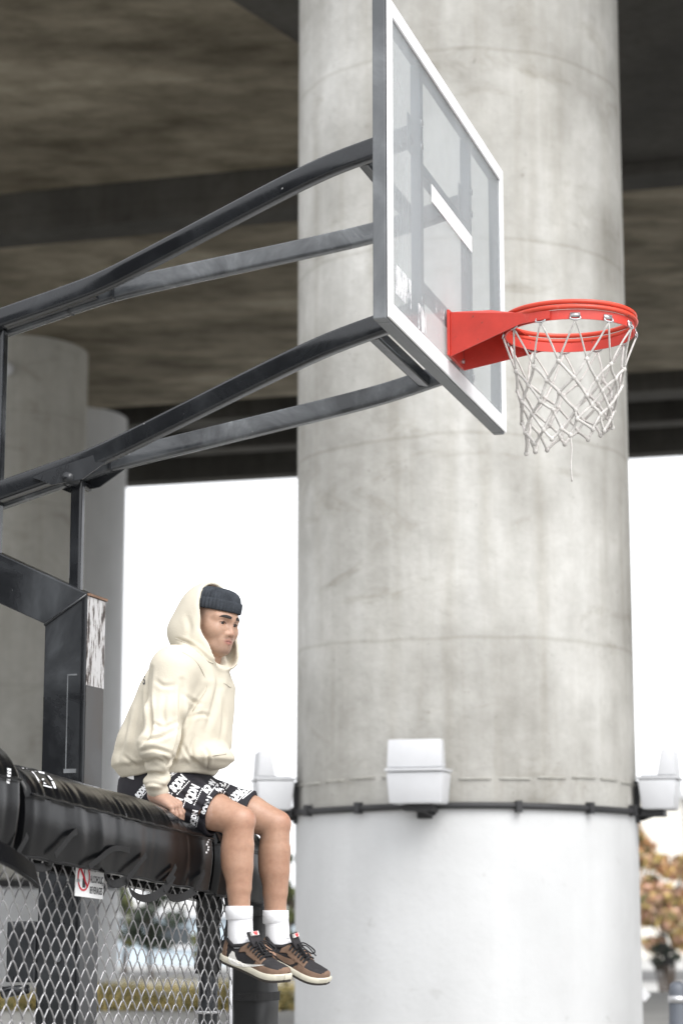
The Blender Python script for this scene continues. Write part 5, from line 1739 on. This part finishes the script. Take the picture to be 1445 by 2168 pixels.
def sqdn(px, py, ang, k=1.0, squash=1.0, txt='SQDN'):
    vs, fs = text_shape(txt, 0.046 * k, 0.0022, 1.0)
    vs, fs = refine([(x * 0.58, y) for x, y in vs], fs, 0.009)
    ca, sa = math.cos(rad(ang)), math.sin(rad(ang))
    fw = ray(px, py); fw = fw / np.linalg.norm(fw)
    ud = cR * ca + cU * sa; vd = (-cR * sa + cU * ca) * squash
    pieces.append(lay_on(vs, fs, sbvh, U(px, py, 7.1), ud, vd, fw, 0.0010, 1.2))
    # the line of tiny letters beneath
    dots = []
    for j in range(10):
        x = (-0.036 + j * 0.0080) * k; y = -0.0265 * k; h_ = 0.0019
        dv_, df_ = refine([(x - h_, y - h_), (x + h_, y - h_), (x + h_, y + h_), (x - h_, y + h_)], [(0, 1, 2, 3)], 0.01)
        pieces.append(lay_on(dv_, df_, sbvh, U(px, py, 7.1), ud, vd, fw, 0.0010, 1.2))
for a in ((378, 1659, 47, 0.80), (407, 1681, 64, 0.82), (442, 1707, 68, 0.82), (411, 1732, 78, 0.7, 0.7), (443, 1665, 52, 0.62), (471, 1662, 55, 0.70), (499, 1685, 42, 0.66), (520, 1676, 38, 0.6, 0.8),
          (347, 1690, 66, 0.7), (376, 1706, 70, 0.7), (366, 1634, 36, 0.62, 0.6), (300, 1676, 50, 0.62, 0.8)):
    sqdn(*a)
build_print('printed_lettering', pieces, 'print_white', shorts, kind='stuff')

# ---- socks
def sock(leg, top_px, lat, toe_dir, name='sock'):
    top = J(top_px[0], top_px[1], lat)
    path = [top + Zv * 0.0, top - Zv * 0.012, top * 0.6 + leg[-1][0] * 0.4, leg[-1][0], leg[-1][0] + toe_dir * 0.03 - Zv * 0.03]
    mm = MB(); mm.tube(catmull(path, 6), list(np.interp(np.linspace(0, 1, 25), [0, .2, .45, .72, 1], [.0405, .0400, .0405, .0420, .0400])), 28)
    so = mm.build(name, 'sock', person, smooth=True)
    mm = MB(); mm.tube([top + Zv * 0.001, top + Zv * 0.0015, top - Zv * 0.02, top - Zv * 0.041, top - Zv * 0.044], [.0400, .0440, .0450, .0445, .0405], 28)
    mm.build('folded_cuff', 'sock', so, smooth=True)
sock(legR, (506.5, 1919), -0.133, Mv)
sock(legL, (583.5, 1928), 0.175, Mv)

# ---- shoes
def make_shoe(heel, toe, roll, side_px, far):
    L = float(np.linalg.norm(toe - heel))
    fx = (toe - heel) / L
    up = Zv - fx * (Zv @ fx); up /= np.linalg.norm(up)
    fy = np.cross(up, fx)                         # left
    up = up * math.cos(roll) + fy * math.sin(roll); fy = np.cross(up, fx)
    ks = L / 0.285
    def w(u): return ks * np.interp(u, [0, .03, .10, .22, .38, .55, .70, .82, .91, .97, 1.0], [.010, .024, .033, .035, .033, .038, .0455, .045, .037, .022, .004])
    def hgt(u): return ks * np.interp(u, [0, .02, .08, .20, .30, .40, .50, .62, .72, .82, .92, .98, 1.0], [.030, .052, .058, .046, .055, .072, .060, .047, .038, .034, .027, .016, .004])
    z0 = 0.026 * ks
    def rise(u): return 0.012 * ks * max(0.0, (u - 0.72) / 0.28) ** 2 * 1.2
    def pt(u, ph, off=0.0):
        c, s = math.cos(ph), math.sin(ph)
        y = (w(u) + off) * math.copysign(abs(c) ** 0.62, c)
        z = z0 + rise(u) + (hgt(u) + off) * abs(s) ** 0.85
        return heel + fx * (u * L) + fy * y + up * z
    us = np.concatenate([np.linspace(0, 0.08, 10), np.linspace(0.08, 0.9, 70)[1:], np.linspace(0.9, 1, 16)[1:]]); ps = np.linspace(0, math.pi, 49)
    shoe = None
    m = MB(); m.loft([[pt(u, p) for p in ps] for u in us], closed=False)
    shoe = m.build('shoe', 'nubuck', person, smooth=True)
    # suede overlays sit proud of the black base
    def region(fn, name, mat, off):
        mm = MB(); vi = {}; vs = []; fs = []
        def gv(i, j):
            if (i, j) not in vi:
                vi[(i, j)] = len(vs); vs.append(pt(us[i], ps[j], off))
            return vi[(i, j)]
        for i in range(len(us) - 1):
            for j in range(len(ps) - 1):
                u = (us[i] + us[i + 1]) / 2; ph = (ps[j] + ps[j + 1]) / 2
                zf = abs(math.sin(ph)) ** 0.85; yf = abs(math.cos(ph)) ** 0.62
                if fn(u, zf, yf):
                    fs.append((gv(i, j), gv(i + 1, j), gv(i + 1, j + 1), gv(i, j + 1)))
        mm.add(vs, fs)
        o = link(name, mm.mesh(name, fix=False), mat, shoe, True)
        md = o.modifiers.new('thickness', 'SOLIDIFY'); md.thickness = 0.0018; md.offset = 0.0
        return o
    region(lambda u, zf, yf: u < 0.14 - 0.05 * zf, 'heel_counter', 'suede', 0.0012)
    region(lambda u, zf, yf: u > 0.60 and zf < 0.80 - 1.2 * max(0, 0.72 - u) and not (u < 0.93 and zf > 0.62) or u > 0.945, 'toe_guard', 'suede', 0.0012)
    region(lambda u, zf, yf: 0.30 < u < 0.70 and zf > 0.50 + 0.35 * abs(u - 0.5) and yf > 0.42, 'eyestay', 'suede', 0.0014)
    region(lambda u, zf, yf: 0.50 < u <= 0.66 and zf <= 0.62 and u > 0.54 + 0.14 * zf, 'forefoot_panel', 'suede', 0.0010)
    # soles
    def sole(zb, zt_, ex, name, mat):
        mm = MB(); rings = []
        for zz, e in ((zb, ex - 0.002), (zb + 0.003, ex), (zt_ - 0.003, ex), (zt_, ex - 0.0025)):
            ring_ = []
            un = np.concatenate([np.linspace(0, 0.06, 6), np.linspace(0.06, 0.92, 34)[1:], np.linspace(0.92, 1, 8)[1:]])
            for u in un: ring_.append(heel + fx * (u * L + (u - 0.5) * 2 * e) + fy * (max(w(u), 0.012 * ks) + e) + up * (zz + rise(u)))
            for u in un[::-1]: ring_.append(heel + fx * (u * L + (u - 0.5) * 2 * e) - fy * (max(w(u), 0.012 * ks) + e) + up * (zz + rise(u)))
            rings.append(ring_)
        mm.loft(rings); o = mm.build(name, mat, shoe); smooth_by_angle(o, 0.8); return o
    sole(0.0085 * ks, 0.029 * ks, 0.0048, 'midsole', 'sail')
    sole(0.0, 0.0083 * ks, 0.0035, 'outsole', 'outsole')
    # collar
    mm = MB(); cpts = []
    for a in np.linspace(0, 2 * math.pi, 29)[:-1]:
        u = 0.205 + 0.165 * math.cos(a)
        cpts.append(heel + fx * u * L + fy * 0.030 * ks * math.sin(a) * (1 - 0.15 * math.cos(a)) + up * (z0 + hgt(u) * 0.97))
    mm.tube(cpts, 0.0065 * ks, 8, closed_path=True); mm.build('collar', 'nubuck', shoe, smooth=True)
    # tongue with its label
    mm = MB(); tp = [heel + fx * u * L + up * (z0 + z_) for u, z_ in ((0.50, 0.060), (0.43, 0.074), (0.375, 0.090), (0.35, 0.100))]
    ribbon(mm, catmull(tp, 4), up + fx, 0.052 * ks, 0.007); tg = mm.build('tongue', 'nubuck', shoe, bevel=0.002)
    mm = MB(); tp2 = [heel + fx * u * L + up * (z0 + z_) for u, z_ in ((0.405, 0.0905), (0.374, 0.1005))]
    ribbon(mm, tp2, up + fx, 0.034 * ks, 0.0085); mm.build('tongue_label', 'swoosh_white', tg)
    for txt, k_, kk in (('NIKE', 0.62, 0.0105), ('AIR', 0.28, 0.0095)):
        vs, fs = text_shape(txt, kk, 0.0004)
        base = tp2[0] * (1 - k_) + tp2[1] * k_
        nn = (up + fx); tq = (tp2[1] - tp2[0]) / np.linalg.norm(tp2[1] - tp2[0]); nn = nn - tq * (nn @ tq); nn /= np.linalg.norm(nn)
        sx_ = np.cross(tq, nn)
        mm = MB(); mm.add([base + sx_ * x + tq * y + nn * 0.0092 for x, y in vs], fs); link('label_lettering', mm.mesh('label_lettering', fix=False), 'red_label', tg)
    # laces
    for i in range(6):
        u = 0.43 + i * 0.047
        hh = hgt(u)
        mm = MB()
        a = [pt(u + 0.012 * (1 if k % 2 else -1) * 0, p, 0.0045) for k, p in enumerate(np.linspace(math.pi * 0.27, math.pi * 0.73, 9))]
        ribbon(mm, a, up, 0.007 * ks, 0.0035); mm.build('lace', 'lace', shoe)
    # bow
    for sgn in (-1, 1):
        c = pt(0.46, math.pi / 2, 0.009)
        mm = MB(); mm.tube(catmull([c, c + fx * 0.015 - fy * sgn * 0.018 + up * 0.010, c + fx * 0.052 - fy * sgn * 0.034 - up * 0.004, c + fx * 0.050 - fy * sgn * 0.022 - up * 0.014, c + fx * 0.012 - fy * sgn * 0.006 + up * 0.001], 5), 0.0026, 6); mm.build('lace', 'lace', shoe, smooth=True)
        mm = MB(); mm.tube(catmull([c, c + fx * 0.03 - fy * sgn * 0.012 + up * 0.006, c + fx * 0.07 - fy * sgn * 0.018 - up * 0.014], 5), 0.0022, 6); mm.build('lace', 'lace', shoe, smooth=True)
    mm = MB(); c = pt(0.63, math.pi / 2, 0.004); mm.box(c, fx * 0.004, fy * 0.011, up * 0.0025); mm.build('lace_clip', 'nubuck', shoe, bevel=0.001)
    return shoe, heel, fx, fy, up, L

heelR = J(474, 2034, -0.115); toeR = J(610, 2090, -0.195)
dv_ = toeR - heelR; toeR = heelR + dv_ / np.linalg.norm(dv_) * 0.278
shoeR = make_shoe(heelR, toeR, rad(-4), None, False)
heelL = J(548, 2024, 0.165); toeL = J(686, 2090, 0.165)
dv_ = toeL - heelL; toeL = heelL + dv_ / np.linalg.norm(dv_) * 0.266
shoeL = make_shoe(heelL, toeL, rad(-10), None, True)
bpy.context.view_layer.update()
def joined_bvh(root):
    vs, fs = [], []
    dg = bpy.context.evaluated_depsgraph_get()
    for o in [root] + [c for c in root.children if c.name.split('.')[0] in ('heel_counter', 'toe_guard', 'eyestay', 'forefoot_panel', 'midsole')]:
        me = o.evaluated_get(dg).to_mesh()
        n = len(vs); vs += [o.matrix_world @ v.co for v in me.vertices]; fs += [tuple(i + n for i in p.vertices) for p in me.polygons]
        o.evaluated_get(dg).to_mesh_clear()
    return BVHTree.FromPolygons(vs, fs)
def zs3(p): return [(400 + x / 3.816, 1600 + y / 3.816) for x, y in p]
sw = px_shape(zs3([(352, 1578), (330, 1605), (318, 1640), (325, 1665), (350, 1685), (385, 1698), (440, 1704), (520, 1704), (605, 1692), (520, 1686), (455, 1680), (415, 1668), (390, 1648), (376, 1618), (372, 1592)]), joined_bvh(shoeR[0]), None, None, None, 7.0, 0.0016)
o = build_print('swoosh', [sw], 'swoosh_white', shoeR[0])
sw = px_shape(zs3([(668, 1575), (720, 1600), (780, 1628), (820, 1640), (845, 1636), (852, 1615), (838, 1588), (872, 1625), (870, 1655), (850, 1680), (815, 1688), (770, 1670), (720, 1632)]), joined_bvh(shoeL[0]), None, None, None, 7.3, 0.0016)
build_print('swoosh', [sw], 'suede', shoeL[0])
